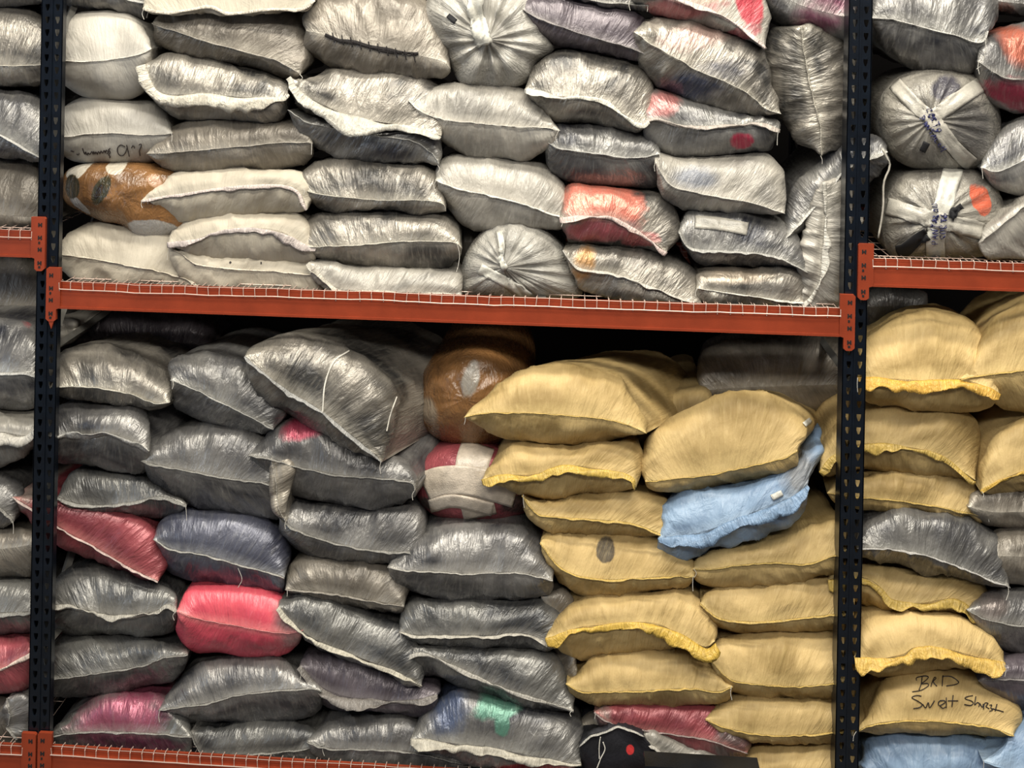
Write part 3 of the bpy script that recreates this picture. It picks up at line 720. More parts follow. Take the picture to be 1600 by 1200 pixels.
sack('pale grey-white sack with square corners below the pink-spotted one', 'pearl', '1023,252 1045,286 1080,299 1130,308 1180,318 1226,333', '1026,240 1080,241 1140,239 1190,237 1216,262 1226,300', '1032,290 1060,322 1110,327 1160,330 1204,334', group=G2, gain=1.05, y=.045, lip=(5, -.1), a=.14, patches=[(1085, 278, 34, 18, 0, (120, 124, 134), .8)])
sack('grey sack with wrinkled tape beneath the square-cornered pale one', 'steel', '1060,362 1078,386 1120,391 1170,394 1215,401 1262,425', '1066,345 1080,330 1130,329 1190,334 1232,350 1254,384', '1080,406 1100,414 1150,415 1200,414 1240,417', group=G2, y=.06, lip=(8, -.15), gain=1.1, kids=[('tape_piece', '1086,347 1125,350 1168,358', 20, M['tape_grey'], .004)])
sack('flat silver sack on the deck near the right post', 'silver', '1088,450 1130,456 1180,463 1230,470 1256,472', '1090,430 1110,420 1160,419 1220,416 1250,425 1258,450', '1094,467 1130,476 1180,479 1230,480', deck=True, group=G2, y=.065, lip=(5, -.1), gain=1.1, lipcol=(222, 220, 210), patches=[(1150, 430, 50, 10, -3, (196, 180, 160), .8)])
sack('tall grey-gold sack standing on end against the right post', 'silver', '1251,40 1256,75 1266,130 1280,190 1284,243', '1275,38 1315,60 1340,100 1342,160 1320,215', '1225,40 1195,62 1194,110 1212,165 1238,215', group=G2, y=.10, a=.13, gain=.95, lip=(7, -.2), crease=1.6, skew=(.1, 0), lipcol=(206, 200, 186))
sack('long silver sack leaning diagonally behind the right post', 'steel', '1222,374 1250,346 1290,297 1325,262 1386,236', '1222,340 1240,290 1290,240 1340,216 1380,222', '1240,374 1290,332 1330,302 1384,260', group=G2, y=.11, a=.11, gain=1.15, lip=(9, -.2), lipcol=(214, 212, 204))
sack('narrow crumpled off-white sack standing upright beside the right post', 'pearl', '1288,284 1290,330 1286,380 1282,430 1262,468 1236,480', '1318,284 1344,330 1346,420 1330,470 1290,482', '1270,310 1262,350 1254,400 1252,440 1244,468', deck=True, group=G2, y=.085, a=.08, L=.4, gain=1.1, lip=(14, -.5), crease=1.8)
sack('dull grey sack wedged deep behind the narrow upright one', 'gray', '1200,400 1260,405 1300,410', '1210,350 1250,335 1296,350', '1215,440 1260,450 1296,440', group=G2, y=.3, gain=.9, nohem=True)
# ---------------------------------------------------------------- right bay, upper shelf
sack('dark sack with a square pale-edged mouth at the top of the right bay', 'steel', '1358,28 1400,31 1440,42 1490,54 1530,66 1542,48', '1362,-20 1400,-40 1480,-40 1550,-10 1560,28', '1366,62 1390,86 1430,106 1480,110 1525,107', group=G3, y=.07, gain=1.0, lip=(8, -.1), lipcol=(206, 204, 198), crease=1.5, threads=['1540,50 1540,75 1534,100 1526,108'])
sack('sack with coral streaks and a crimson underside at the right edge', 'gray', '1527,96 1550,112 1580,122 1660,126', '1536,64 1565,48 1640,38', '1530,130 1550,160 1590,175 1655,172', group=G3, y=.05, lip=(7, -.1), patches=[(1592, 70, 26, 34, -20, (206, 116, 92), .7), (1610, 152, 70, 26, 15, (158, 52, 76), .25)])
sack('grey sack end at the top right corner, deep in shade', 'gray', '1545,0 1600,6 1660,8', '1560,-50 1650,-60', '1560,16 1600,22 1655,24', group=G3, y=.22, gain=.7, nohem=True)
def strokes(txt, x, y, ang, h):
    """hand-drawn capitals as pen strokes along a slanting line"""
    L = {'A': [(0, 0, .35, 1, .7, 0), (.15, .4, .55, .4)], 'C': [(.65, .85, .3, 1, .05, .6, .1, .15, .65, .05)], 'L': [(.05, 1, .05, 0, .6, 0)], 'N': [(.05, 0, .05, 1, .6, 0, .6, 1)],
         'O': [(.35, 1, .05, .6, .1, .1, .45, 0, .68, .45, .35, 1)], 'P': [(.05, 0, .05, 1, .55, .9, .5, .5, .05, .45)], 'R': [(.05, 0, .05, 1, .55, .85, .05, .5, .6, 0)], 'T': [(0, 1, .7, 1), (.35, 1, .33, 0)]}
    out = []; c, s = math.cos(math.radians(ang)), math.sin(math.radians(ang))
    for i, ch in enumerate(txt):
        for st in L[ch]:
            q = []
            for k in range(0, len(st), 2):
                u = (i * 1.0 + st[k]) * h; v = -st[k + 1] * h
                q.append((x + u * c - v * s, y + u * s + v * c))
            out.append(np.array(q))
    return out
bundle('grey round bundle bound with crossed tape and lettering, right bay', 'bundle', '1370,185 1376,150 1400,122 1440,107 1485,107 1525,118 1552,145 1564,185 1560,225 1545,255 1500,267 1440,266 1400,250 1378,220', (1455, 187), pleats=8, pamp=.02, a=.17, y=.04, group='taped round bundles', gain=1.3,
       patches=[(1478, 138, 26, 17, -25, (78, 76, 86), .3), (1520, 200, 40, 44, 0, (92, 90, 88), .7)],
       kids=[('tape_strip', '1462,180 1490,160 1520,140 1545,125', 24, M['tape_grey'], .006), ('tape_strip', '1450,175 1470,205 1495,235 1525,262', 24, M['tape_grey'], .008), ('tape_strip', '1455,185 1425,160 1398,130', 22, M['tape_grey'], .004),
             ('torn_opening', '1448,222 1441,236', 9, M['opening_black'], .010), ('marker_writing', strokes('CORTO', 1446, 172, 62, 8.5) + strokes('PANTALON', 1436, 186, 56, 8), 1.0, M['blueink'], .012)])
bundle('grey round bundle with a coral cloth patch and black openings, resting on the right deck', 'bundle', '1376,350 1384,305 1405,275 1440,263 1500,261 1540,272 1562,300 1572,340 1566,380 1540,400 1480,404 1420,404 1388,396', (1466, 342), pleats=9, pamp=.016, a=.17, y=.04, group='taped round bundles', gain=1.3,
       patches=[(1535, 312, 17, 27, -25, (224, 108, 78), .1), (1540, 280, 30, 14, 0, (110, 106, 100), .5)],
       kids=[('tape_strip', '1490,262 1482,290 1474,320 1466,345 1462,375 1462,404', 30, M['tape_white'], .006), ('tape_strip', '1386,322 1415,330 1440,338 1466,345 1500,352 1535,360', 26, M['tape_grey'], .008),
             ('torn_opening', '1402,392 1415,388 1435,372 1448,364', 20, M['opening_black'], .016, 'large black opening'), ('torn_opening', '1484,340 1492,330 1502,322', 12, M['opening_black'], .016, 'small black opening'),
             ('marker_writing', strokes('PANTALON', 1463, 380, -88, 8) + strokes('CORTO', 1476, 372, -85, 8), 1.0, M['blueink'], .014)])
sack('smooth pale blue-grey sack leaning in at the right edge', 'steel', '1532,262 1560,268 1600,250 1660,235', '1540,235 1565,200 1600,178 1655,165', '1550,290 1580,305 1610,312 1655,305', group=G3, y=.08, gain=1.45, crease=.5, lip=(3, 0))
sack('silver film sack with a bright slanting hem above the right deck', 'pearl', '1528,380 1560,355 1600,325 1660,300', '1540,345 1580,318 1650,280', '1545,402 1600,408 1655,405', deck=True, group=G3, y=.05, gain=.95, lip=(8, .2))
mbs = MB(); mbs.tube([P(a_, b_, .06) for a_, b_ in spline(pts('1378,232 1388,250 1390,262 1381,285 1380,320 1377,345 1372,372'), 16)], .0045, 5)
ob = mbs.build('hem_strip', M['tape_grey'], None, np.zeros(3), True); ob['label'] = 'torn pale hem strip hanging in the dark gap right of the post'; ob['category'] = 'strip'
# ---------------------------------------------------------------- left bay, lower shelf
sack('large dim khaki sack in shade under the upper left beam', 'taupe', '-150,470 -60,475 20,478 80,480', '-130,400 -40,385 40,388 76,420', '-120,510 -30,515 70,510', group=G4, y=.42, nohem=True, gain=.8)
sack('shiny grey sack with a red patch on top at the left edge', 'steel', '-150,575 -60,580 0,582 40,582 66,590', '-130,520 -50,500 20,497 60,520', '-120,625 -40,640 20,641 60,630', group=G4, y=.08, gain=1.2, patches=[(45, 508, 24, 10, 0, (204, 78, 92), .4)])
sack('crumpled pale film sack at the left edge', 'pearl', '-150,690 -60,680 0,675 40,680 58,668', '-130,655 -50,642 10,650 55,655', '-120,725 -40,735 20,725 48,700', group=G4, y=.06, lip=(20, -.5))
sack('grey sack with a bright corner at the left edge, above the pale one', 'gray', '-150,800 -60,790 -10,790 15,805 22,815', '-130,745 -50,735 0,738 30,752 40,780', '-120,820 -40,822 5,822', group=G4, y=.08, gain=.9, lip=(9, -.2))
sack('pale grey sack at the left edge, below the bright-cornered one', 'taupe', '-150,862 -60,860 0,858 58,850', '-130,835 -50,824 10,824 56,830', '-120,895 -40,905 20,903 56,898', group=G4, y=.1, nohem=True, gain=1.25)
sack('brown-grey sack with a level seam at the left edge', 'slate', '-150,955 -60,957 0,957 56,955', '-130,920 -50,907 20,907 54,915', '-120,985 -40,990 20,990 54,985', group=G4, y=.08, gain=1.05)
sack('red sack with a white slanting hem at the left edge', 'red', '-150,1060 -60,1055 0,1045 30,1030 54,1018', '-130,1010 -50,994 10,992 50,998', '-120,1075 -40,1082 20,1080 52,1065', group=G4, y=.06, gain=1.4, lip=(16, -.4), lipcol=(226, 200, 186))
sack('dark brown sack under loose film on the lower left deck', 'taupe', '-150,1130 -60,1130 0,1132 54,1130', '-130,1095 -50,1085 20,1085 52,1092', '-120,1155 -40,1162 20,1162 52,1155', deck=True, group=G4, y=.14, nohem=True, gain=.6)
sack('upright crumpled piece of grey film sack in the lower left corner', 'gray', '12,1090 16,1110 14,1135 28,1155', '40,1085 56,1110 46,1150', '10,1110 11,1135', group=G4, y=.1, a=.03, L=.15, gain=1.1)
# ---------------------------------------------------------------- middle bay, lower shelf: grey half
sack('white-tipped sack deep under the beam beside the left post', 'pearl', '80,520 100,516 122,512', '86,503 105,500 118,504', '90,535 110,534 120,524', group=G5, y=.3, L=.3, nohem=True)
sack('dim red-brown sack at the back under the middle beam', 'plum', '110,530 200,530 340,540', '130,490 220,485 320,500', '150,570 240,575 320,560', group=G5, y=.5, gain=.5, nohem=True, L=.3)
sack('shiny silver sack with a low bright hem, top of the stack beside the left post', 'silver', '72,604 120,603 160,606 200,614 240,629 266,628', '78,570 108,546 160,540 215,552 252,574 270,606', '92,618 140,632 190,641 225,643 256,637', group=G5, y=.05, gain=1.15, lip=(6, .1), a=.2, skew=(.08, -.03), back=.04, amp=1.2)
sack('dark grey sack with a crumpled film mouth, second down beside the left post', 'gray', '70,680 130,683 170,680 205,692 234,706', '76,650 110,630 160,630 220,640 238,672', '82,720 130,729 180,736 216,739 234,728', group=G5, y=.04, lip=(18, .35), lipcol=(190, 188, 182), skew=(.2, .05))
sack('dull grey sack with a rising seam above the red one', 'slate', '90,776 120,786 156,789 200,785 252,775 292,790', '102,754 120,735 170,735 225,742 262,766 288,782', '110,795 150,802 200,804 240,812 276,806', group=G5, y=.1, gain=1.15)
sack('dark red sack slanting down behind the left post', 'red', '20,776 60,800 100,828 150,855 200,885 248,908', '50,770 90,776 150,787 200,800 238,824 262,872', '46,812 90,852 140,872 190,892 232,905', group=G5, y=.085, a=.10, lip=(7, 0), lipcol=(224, 204, 196), gain=1.0, patches=[(34, 782, 26, 14, -30, (170, 160, 150), .4)])
sack('grey sack with a wavy fluffy hem left of the pink one', 'slate', '78,948 105,946 140,954 190,962 240,956 262,944 277,955', '80,915 105,893 150,884 200,894 250,904 276,926', '82,975 110,991 160,994 220,991 270,986', group=G5, y=.055, gain=1.2, lip=(16, .1), lipcol=(172, 168, 158))
sack('grey sack with a seam rising to a square right corner', 'slate', '74,1062 120,1056 170,1048 220,1040 260,1026 294,1022', '78,1012 110,996 170,994 230,995 270,1004 292,1014', '80,1084 130,1090 180,1087 230,1074 270,1069 287,1046', group=G5, y=.07, gain=1.1, lip=(5, 0))
sack('grey sack with magenta contents on the lower deck beside the left post', 'slate', '75,1151 100,1146 150,1142 200,1143 250,1146 302,1151', '92,1132 125,1105 160,1084 200,1077 250,1084 288,1110', '84,1162 130,1168 200,1175 260,1180 296,1180', deck=True, group=G5, y=.05, gain=1.15, lip=(6, 0), patches=[(190, 1124, 72, 36, -12, (176, 92, 116), .5), (210, 1160, 84, 18, -3, (124, 60, 86), .4)])
sack('dark silver sack slanting right, second from the left under the beam', 'steel', '267,593 300,605 350,630 400,655 428,670', '266,562 290,553 330,545 390,568 432,598 452,642', '268,626 300,651 350,667 402,678', group=G5, y=.06, lip=(5, 0), skew=(.1, -.02), back=.05)
sack('big silver sack propped at a slant on top of the grey stacks', 'silver', '383,556 410,580 450,610 500,640 550,680 580,705 597,722', '394,544 450,528 520,534 588,568 624,618 616,690', '398,600 430,632 480,666 530,692 572,712', group=G5, y=-.03, lip=(9, -.1), skew=(.24, -.02), back=.03, a=.16, gain=1.05, crease=1.3, lipcol=(168, 168, 166),
     kids=[('seam_thread', '504,645 508,600 522,565 546,548', 2.2, M['thread'], .003), ('seam_thread', '604,674 610,648 620,620', 2, M['thread'], .003)])
sack('plump grey sack under the slanting dark silver one', 'gray', '221,720 250,727 300,736 350,746 400,752 430,758', '236,700 268,675 320,663 380,668 420,684 444,712', '234,746 270,776 320,796 380,807 432,811 442,788', group=G5, y=.05, gain=1.05, lip=(6, 0), skew=(.1, .05))
sack('grey sack with a pink patch on its upper corner under the propped silver one', 'gray', '388,711 420,715 470,730 530,742 590,746 640,752 650,766', '400,700 430,670 470,650 520,664 590,700 636,716 653,744', '424,746 440,766 500,781 570,791 620,790 648,778', group=G5, y=.03, gain=1.0, lip=(6, 0), skew=(.2, .1), patches=[(476, 672, 38, 14, -12, (192, 74, 98), .5)])
sack('navy-tinted grey sack directly above the pink one', 'navy', '240,842 270,858 320,866 370,881 430,896 445,902', '252,815 280,796 330,796 390,803 434,820 452,856', '260,886 300,906 350,914 400,920 440,928', group=G5, y=.05, gain=1.15, lip=(4, 0), threads=['372,888 378,905 372,918'])
sack('bright pink-red sack, the only one in the grey stacks', 'pink', '276,955 310,966 370,977 420,986 460,988 474,984', '284,925 308,911 360,911 410,917 444,934 468,962', '280,996 300,1017 350,1024 410,1027 452,1020 470,1002', group=G5, y=.04, lip=(2, 0), a=.11, crease=.7, patches=[(468, 975, 34, 46, -20, (140, 120, 118), .7)])
sack('grey sack with wide pointed corners just below the pink-red one', 'gray', '248,1109 270,1105 320,1099 370,1086 430,1078 480,1075 503,1079', '268,1080 290,1050 330,1029 400,1026 450,1034 492,1060', '276,1122 310,1132 370,1133 430,1130 480,1117 502,1096', group=G5, y=.045, gain=1.15, lip=(6, .1))
sack('low dark grey sack on the deck, second from the left post', 'slate', '298,1142 318,1178 360,1180 420,1175 470,1170 508,1162', '306,1138 350,1131 420,1128 480,1133 504,1150', '330,1186 380,1190 440,1190 498,1187', deck=True, group=G5, y=.06, gain=1.0, lip=(5, 0))
sack('dark grey sack in the third stack, over a paler long one', 'gray', '436,806 460,825 500,841 560,856 610,861 662,862', '438,796 460,784 520,786 580,790 640,788 664,812', '440,838 480,864 540,877 600,882 650,884', group=G5, y=.06, gain=.95, lip=(5, -.1))
sack('crumpled pale film corner between the second and third stacks', 'taupe', '425,715 432,750 436,790 448,815', '452,720 458,745 450,790', '424,745 428,790', group=G5, y=.02, a=.03, L=.2, gain=1.2, lip=(4, 0))
sack('brown-grey sack with a pale bottom seam in the third stack', 'taupe', '446,920 480,922 530,928 580,938 632,947', '448,890 478,865 540,871 600,880 640,900', '458,929 500,937 560,951 622,960', group=G5, y=.06, gain=.9, lip=(5, 0))
sack('dark sack slanting down right with a broad pale lower hem', 'slate', '435,948 460,976 500,1003 550,1023 600,1042 630,1056 659,1071', '440,935 480,928 540,942 590,960 640,985 660,1030', '452,976 500,1010 550,1032 600,1050 640,1068', group=G5, y=.03, gain=1.15, lip=(10, -.1), lipcol=(196, 190, 174))
sack('purple-grey sack with a loose film lower edge under the slanting dark one', 'plum', '468,1040 500,1072 550,1090 600,1094 650,1094 684,1086', '474,1028 500,1019 560,1028 620,1052 664,1062 686,1076', '474,1072 500,1101 540,1114 600,1115 650,1122 680,1112', group=G5, y=.07, gain=.95, lip=(14, -.2), lipcol=(150, 144, 138))
sack('grey sack lying on the deck, third from the left post', 'gray', '480,1158 510,1168 560,1170 620,1172 680,1181 737,1197', '494,1138 520,1118 570,1113 630,1117 680,1134 722,1160', '498,1186 560,1200 620,1204 700,1208', deck=True, group=G5, y=.05, gain=.95, lip=(5, 0))
bundle('brown tape-wrapped ball deep under the beam, left of the yellow sacks', 'brown', '655,625 662,580 690,555 730,542 775,548 810,580 822,640 800,680 760,700 715,697 675,680 656,655', (725, 625), name='taped_parcel', pleats=5, pamp=.004, a=.18, y=.14, cat='parcel', group='taped parcels', gain=.85, skew=(.05, .1),
       patches=[(735, 592, 14, 24, 15, (170, 165, 155), .3), (668, 650, 16, 22, 0, (170, 155, 135), .5)])
bundle('ball parcel of white tape over red and pink cloth', 'red', '650,755 660,718 690,698 740,692 790,702 826,735 834,785 800,810 740,817 685,808 656,785', (738, 752), name='taped_parcel', pleats=6, pamp=.006, a=.17, y=.1, cat='parcel', group='taped parcels', gain=1.15,
       kids=[('tape_strip', '748,694 738,725 740,760 752,814', 52, M['tape_cream'], .003), ('tape_strip', '655,765 690,752 740,752 806,770', 46, M['tape_cream'], .006), ('tape_strip', '672,790 710,782 770,795', 20, M['tape_cream'], .008)],
       patches=[(810, 795, 30, 20, 0, (70, 58, 56), .4), (668, 800, 20, 14, 0, (70, 66, 60), .4)])
sack('dusty red sack end behind the big grey one with a level seam', 'red', '700,836 780,828 866,840', '720,816 780,810 845,818', '720,850 790,855 855,850', group=G5, y=.26, gain=.85, nohem=True, L=.4)
sack('big plump grey sack with a level white seam beside the yellow stacks', 'gray', '606,885 630,890 680,893 740,896 800,894 840,900 864,906', '618,870 650,840 690,820 750,814 810,818 846,850 862,880', '618,911 650,929 710,938 780,938 830,932 860,919', group=G5, y=.02, gain=1.15, lip=(6, .1), lipcol=(186, 184, 176))
sack('grey sack with a pale hem, under the big plump grey one', 'slate', '624,986 650,992 700,992 760,993 810,989 850,1000 868,1010', '628,955 650,935 710,937 780,938 840,934 876,952 890,985', '638,1001 690,1009 750,1012 800,1014 850,1015', group=G5, y=.05, gain=1.15, lip=(9, -.1), lipcol=(190, 185, 174))
sack('grey sack sloping to a tufted right corner beside the lowest full yellow rows', 'slate', '632,1028 660,1021 700,1035 750,1060 800,1080 850,1096 896,1110', '648,1012 690,1007 760,1009 830,1013 872,1030 896,1072', '648,1047 690,1062 730,1080 790,1097 850,1112', group=G5, y=.04, gain=1.15, lip=(10, -.1), lipcol=(176, 172, 164))
sack('sack with teal and red cloth showing and a broad pale hem at the foot', 'steel', '642,1154 700,1160 760,1168 820,1178 880,1191 908,1192', '656,1130 690,1090 720,1074 780,1083 850,1103 898,1118 912,1160', '672,1176 740,1194 800,1204 870,1210', deck=True, group=G5, y=.0, gain=1.0, lip=(15, -.35), lipcol=(206, 200, 184),
     patches=[(800, 1100, 60, 18, -14, (104, 156, 136), .25), (785, 1128, 12, 16, 0, (104, 156, 136), .3), (700, 1110, 26, 30, 20, (84, 96, 124), .8), (830, 1200, 70, 16, -8, (150, 46, 56), .2), (705, 1080, 20, 10, 10, (150, 90, 96), .6)])
sack('thin film-wrapped sack squeezed between the grey and yellow stacks', 'taupe', '845,930 868,960 890,1010 900,1060', '880,922 898,950 902,1010', '846,965 862,1010 885,1055', group=G5, y=.12, a=.05, L=.4, nohem=True, gain=1.15)
# ---------------------------------------------------------------- middle bay, lower shelf: yellow half
sack('large yellow sack with pointed corners on top of the yellow stack', 'yellow', '725,652 760,645 820,645 880,648 950,655 985,665 1010,677', '746,628 788,590 840,570 900,568 962,586 990,628 1008,660', '756,671 800,686 860,694 920,693 970,686 1002,680', group=G5, y=.0, lip=(3, 0), skew=(.30, -.08), back=.05, a=.16, crease=.8, L=.6)
sack('yellow sack with a wavy drooping mouth, second down in its stack', 'yellow', '753,750 790,742 835,741 880,728 930,731 985,745 994,762', '774,720 808,692 860,694 930,690 990,688 1003,722', '786,757 815,772 860,781 920,774 972,767', group=G5, y=.02, lip=(13, -.4), lipcol=(224, 190, 96))
sack('small yellow sack with a twisted left ear, left of the light blue one', 'yellow', '816,773 840,802 880,808 940,812 990,818 1040,837', '828,783 870,779 930,770 990,764 1036,775 1050,802', '830,812 860,832 910,840 970,840 1020,838', group=G5, y=.05, lip=(6, -.1))
sack('yellow sack with a dark grey oval patch', 'yellow', '844,848 870,880 900,898 950,905 1000,903 1050,900 1085,901', '852,838 900,829 970,826 1030,834 1062,855 1088,880', '862,890 880,916 920,931 970,933 1020,922 1068,914', group=G5, y=.04, lip=(6, 0), patches=[(946, 860, 15, 15, 5, (92, 84, 72), .15)], gain=1.05)
sack('yellow sack with an open golden fold along its mouth', 'yellow', '852,997 872,993 905,980 960,975 1020,973 1060,990 1100,1010 1117,1002', '862,975 888,945 930,928 1000,923 1060,918 1102,945 1120,980', '866,1007 880,1022 920,1029 980,1022 1050,1010 1092,1015', group=G5, y=.02, lip=(20, -.6), lipcol=(226, 188, 88), gain=1.05)
sack('yellow sack with two folded-in ears above the maroon one', 'yellow', '884,1068 910,1080 960,1080 1020,1078 1080,1075 1120,1080 1145,1072', '900,1055 928,1030 980,1014 1050,1008 1102,1025 1128,1050', '900,1090 940,1102 1000,1106 1060,1107 1112,1102 1138,1090', group=G5, y=.03, lip=(4, 0), a=.14)
sack('maroon film-wrapped sack near the foot, under the yellow stack', 'red', '928,1112 960,1131 1010,1140 1060,1148 1110,1156 1168,1176', '948,1100 1000,1098 1060,1101 1115,1104 1152,1130 1172,1155', '946,1132 1000,1152 1050,1164 1100,1182 1150,1192', group=G5, y=.045, gain=.9, lip=(5, 0), lipcol=(176, 160, 156), patches=[(1148, 1160, 36, 34, -20, (92, 86, 84), .4), (935, 1115, 20, 16, -20, (130, 124, 118), .5)])
sack('torn white-rimmed sack spilling black clothes at the foot', 'black', '905,1166 920,1150 945,1143 965,1134 990,1141 1006,1150', '912,1150 940,1134 968,1130 1000,1138', '908,1200 930,1240 990,1250 1030,1235 1040,1195', group=G5, y=.0, lip=(5, -.1), lipcol=(200, 198, 190), a=.1, patches=[(984, 1165, 6, 7, 0, (220, 60, 60), .2)], kids=[('loose_strap', ['938,1150 936,1165 936,1185', '942,1158 945,1170 938,1185 932,1200'], 1.6, M['thread'], .01)])
sack('white cloth corner sack under the maroon one', 'pearl', '1003,1150 1030,1172 1060,1192 1110,1200', '1010,1140 1060,1150 1110,1172 1140,1195', '1015,1175 1045,1200 1090,1215', group=G5, y=.03, a=.08, lip=(9, -.2))
sack('grey film sack end between the torn sack and the teal one', 'taupe', '896,1150 920,1140 950,1128', '905,1125 925,1112 945,1115', '905,1190 925,1200 950,1180', group=G5, y=.12, nohem=True, gain=1.3, L=.4)
sack('big dusty yellow sack leaning over the light blue one', 'yellow', '1008,752 1050,748 1110,741 1170,728 1225,715 1246,704', '1000,722 1014,680 1048,648 1110,624 1180,606 1232,626 1264,660', '1014,760 1040,767 1100,761 1160,751 1212,742 1242,724', group=G5, y=.03, gain=.92, lip=(3, 0), skew=(.16, -.14), back=.05, a=.17, kids=[('white_tag', '1256,664 1266,656', 8, M['tape_white'], .006)])
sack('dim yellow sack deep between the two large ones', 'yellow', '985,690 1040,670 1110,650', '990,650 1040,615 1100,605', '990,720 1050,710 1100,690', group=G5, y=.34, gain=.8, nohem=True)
sack('large dim grey sack at the back under the right end of the middle beam', 'taupe', '1090,610 1180,605 1330,600', '1100,550 1180,530 1320,528', '1110,650 1200,650 1325,645', group=G5, y=.45, gain=1.25, nohem=True, L=.3)
sack('light blue sack with crumpled film wedged under the dusty yellow one', 'blue', '1028,842 1060,838 1100,830 1150,812 1200,790 1240,776 1262,758', '1032,802 1058,768 1120,757 1190,748 1240,724 1284,700', '1036,862 1070,870 1120,850 1170,842 1222,824 1256,795', group=G5, y=.02, a=.12, lip=(20, -.55), lipcol=(140, 168, 200), crease=1.4, amp=1.2, skew=(.12, .0), patches=[(1262, 760, 34, 50, -20, (136, 138, 140), .7)],
     kids=[('white_tag', '1206,778 1222,770', 9, M['tape_white'], .006)])
sack('yellow sack partly hidden under the light blue one', 'yellow', '1082,889 1110,889 1150,883 1210,878 1262,880 1325,860', '1088,872 1120,858 1180,848 1240,836 1300,812 1322,828', '1086,906 1115,919 1170,917 1240,907 1318,893', group=G5, y=.06, lip=(4, 0), gain=.93)
sack('yellow sack with a double seam beside the right post', 'yellow', '1094,942 1125,965 1180,971 1240,966 1310,958 1334,955', '1102,930 1130,914 1200,903 1270,896 1328,904', '1108,976 1150,989 1210,987 1280,987 1328,982', group=G5, y=.06, lip=(5, -.2), gain=.97)
sack('fat yellow sack level with the two-eared one beside the right post', 'yellow', '1110,1032 1140,1060 1180,1068 1240,1072 1310,1066 1336,1060', '1112,1006 1140,988 1200,984 1270,984 1332,995', '1128,1072 1170,1087 1230,1094 1290,1092 1332,1086', group=G5, y=.04, lip=(3, 0), gain=1.04, a=.15)
sack('yellow sack with a pointed left ear over the tail of the maroon one', 'yellow', '1102,1123 1140,1138 1200,1148 1260,1147 1334,1140', '1118,1105 1160,1092 1230,1094 1300,1091 1330,1105', '1146,1150 1190,1158 1250,1159 1330,1158', group=G5, y=.045, lip=(4, 0), gain=.95)
sack('lowest yellow sack of the middle bay, cut by the foot of the picture', 'yellow', '1150,1206 1200,1218 1334,1218', '1162,1178 1190,1162 1250,1160 1330,1160', '1170,1240 1230,1252 1330,1248', group=G5, y=.05, lip=(4, 0), gain=.97)
# ---------------------------------------------------------------- right bay, lower shelf
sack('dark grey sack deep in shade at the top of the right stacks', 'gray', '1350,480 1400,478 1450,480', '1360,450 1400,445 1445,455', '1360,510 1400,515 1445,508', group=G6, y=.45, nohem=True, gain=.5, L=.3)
sack('top yellow sack of the right bay with a ragged orange mouth', 'yellow', '1338,590 1400,592 1460,595 1500,592 1540,604 1562,618', '1344,545 1380,512 1420,492 1470,488 1522,505 1552,555', '1350,628 1400,634 1450,643 1500,646 1545,638', group=G6, y=.02, lip=(24, -.55), lipcol=(228, 180, 84), skew=(.08, -.06), back=.05, a=.18, gain=1.12)
sack('rear-leaning yellow sack at the right edge beside the top one', 'yellow', '1500,592 1540,585 1600,578 1660,575', '1512,562 1538,512 1575,480 1655,450', '1530,610 1570,638 1655,648', group=G6, y=.03, lip=(4, 0), skew=(.05, -.05), a=.16, gain=1.0)
sack('yellow sack with a folded drooping mouth, its ear showing left of the right post', 'yellow', '1280,738 1300,715 1340,694 1400,696 1460,708 1500,734 1524,750', '1290,690 1310,655 1345,640 1390,632 1450,636 1510,642 1534,680', '1300,742 1350,735 1400,742 1440,745 1500,750', group=G6, y=.085, lip=(14, -.6), gain=.93, lipcol=(212, 180, 96))
sack('yellow sack directly below the one with the folded drooping mouth', 'yellow', '1292,770 1345,776 1400,781 1450,788 1510,800 1545,806', '1310,750 1350,742 1400,736 1460,734 1510,746 1540,770', '1310,786 1350,794 1400,800 1460,808 1520,816', group=G6, y=.10, lip=(5, -.1), gain=.9)
sack('yellow sack with its hanging left corner at the right edge', 'yellow', '1532,768 1560,752 1600,736 1660,728', '1534,720 1550,680 1590,654 1655,645', '1556,772 1600,768 1655,765', group=G6, y=.03, lip=(10, -.2), lipcol=(220, 180, 84), gain=.92)
sack('pale translucent sack tucked under the hanging yellow corner', 'taupe', '1512,792 1550,800 1600,800 1660,798', '1522,768 1560,760 1600,758 1655,756', '1530,815 1570,826 1655,826', group=G6, y=.06, nohem=True, gain=1.35)
sack('glossy dark silver sack draped across between yellow sacks', 'steel', '1338,855 1400,858 1450,868 1500,885 1545,904 1577,916', '1346,820 1400,797 1450,799 1520,810 1562,850 1576,892', '1346,871 1400,882 1450,893 1500,903 1550,914', group=G6, y=.025, gain=.9, lip=(7, 0), lipcol=(214, 212, 208), crease=1.4, threads=['1574,912 1576,925 1572,938'])
sack('smooth grey sack at the right edge beside the glossy dark one', 'taupe', '1540,868 1600,870 1660,872', '1548,840 1590,828 1655,825', '1550,905 1600,916 1655,916', group=G6, y=.06, nohem=True, gain=1.15)
sack('yellow sack with a loose curling flap under the glossy dark one', 'yellow', '1293,906 1345,902 1372,914 1395,938 1440,942 1490,936 1536,965', '1310,888 1350,882 1400,885 1460,892 1520,900 1545,928', '1310,925 1350,945 1380,958 1430,962 1500,960', group=G6, y=.095, lip=(14, -.5), lipcol=(222, 188, 100), gain=.98)
sack('yellow sack with a big crumpled rolled lip', 'yellow', '1334,1026 1370,1030 1410,1022 1430,1012 1480,1014 1540,1030 1570,1036', '1342,985 1370,962 1430,957 1490,963 1532,984 1562,1012', '1346,1046 1385,1054 1420,1048 1480,1045 1540,1042', group=G6, y=.01, lip=(24, -.45), lipcol=(228, 190, 100), gain=1.08)
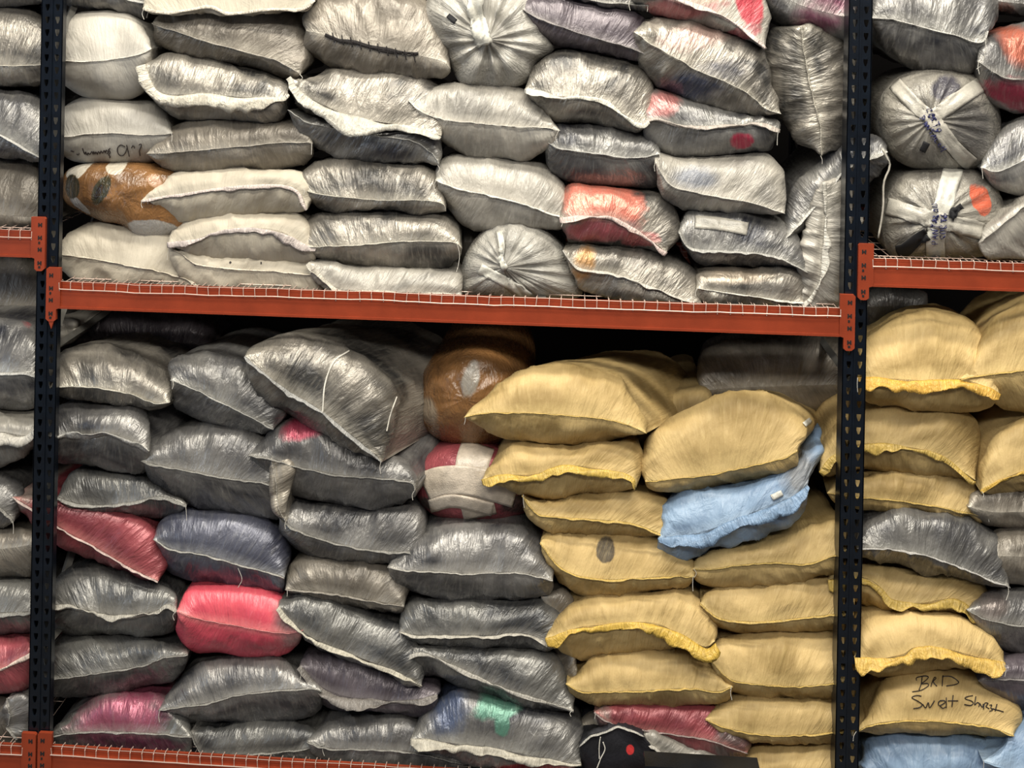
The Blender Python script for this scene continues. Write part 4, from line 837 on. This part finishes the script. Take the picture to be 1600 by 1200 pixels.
brd = [(640, 250, 642, 225, 690, 212, 735, 212, 745, 225, 705, 262, 680, 278), (690, 215, 682, 275, 662, 332), (680, 280, 735, 275, 745, 295, 700, 325, 665, 338, 600, 348),
       (768, 302, 785, 250, 802, 220), (802, 220, 815, 228, 790, 262, 822, 300), (876, 205, 868, 298), (878, 212, 950, 215, 1015, 262, 985, 285, 905, 298),
       (682, 386, 640, 380, 597, 400, 660, 435, 690, 460, 665, 485, 612, 495), (695, 455, 720, 488, 745, 440, 757, 487, 800, 425), (850, 425, 888, 425, 893, 442, 842, 468, 835, 440, 852, 425), (845, 465, 872, 492, 898, 480), (906, 398, 905, 490),
       (966, 378, 955, 480), (920, 427, 1010, 428), (1142, 382, 1082, 394, 1075, 410, 1130, 430, 1145, 450, 1120, 468, 1065, 458), (1168, 390, 1158, 465, 1182, 442, 1200, 455, 1195, 482),
       (1204, 450, 1226, 487, 1236, 455), (1236, 502, 1247, 450, 1277, 452, 1258, 478, 1288, 500), (1290, 468, 1312, 466, 1302, 492, 1318, 512, 1290, 520), (1356, 458, 1340, 522), (1312, 498, 1415, 526)]
brd = [np.array([(1320 + s[i] * .175, 1020 + s[i + 1] * .175) for i in range(0, len(s), 2)]) for s in brd]
sack('yellow sack marked BRD Sweat Shirt in black handwriting', 'yellow', '1336,1144 1365,1131 1420,1125 1480,1127 1540,1134 1584,1149', '1362,1100 1383,1060 1450,1043 1520,1046 1572,1078 1600,1112', '1385,1142 1440,1150 1500,1150 1550,1151', group=G6, y=.02, lip=(4, 0), gain=1.1, crease=.6, a=.17,
     kids=[('marker_writing', brd, 1.35, M['ink'], .004)], threads=['1338,1143 1334,1150 1333,1158'])
sack('light blue sack under the handwritten yellow one', 'blue', '1345,1215 1420,1222 1500,1222 1570,1215', '1350,1160 1380,1140 1450,1140 1530,1150 1568,1180', '1360,1250 1430,1262 1500,1262 1560,1250', group=G6, y=.04, nohem=True, gain=.98, amp=1.3, crease=1.3, a=.16)
sack('light blue sack with a pointed ear at the lower right corner', 'blue', '1535,1188 1560,1196 1600,1210 1660,1215', '1560,1165 1585,1135 1610,1115 1655,1105', '1550,1215 1590,1240 1655,1245', group=G6, y=-.01, gain=1.12, lip=(6, 0), amp=1.2)
sack('grey sack with a level seam and a fringed left ear at the right edge', 'gray', '1510,952 1545,968 1600,977 1660,980', '1538,925 1570,918 1655,916', '1528,986 1560,1012 1655,1026', group=G6, y=.05, lip=(5, 0), patches=[(1545, 950, 30, 16, -30, (160, 148, 142), .6)])
sack('purple-grey sack at the right edge over the light blue ear', 'plum', '1528,1063 1570,1060 1660,1062', '1552,1032 1600,1018 1655,1018', '1556,1086 1600,1108 1655,1114', group=G6, y=.05, lip=(4, 0), gain=.95)
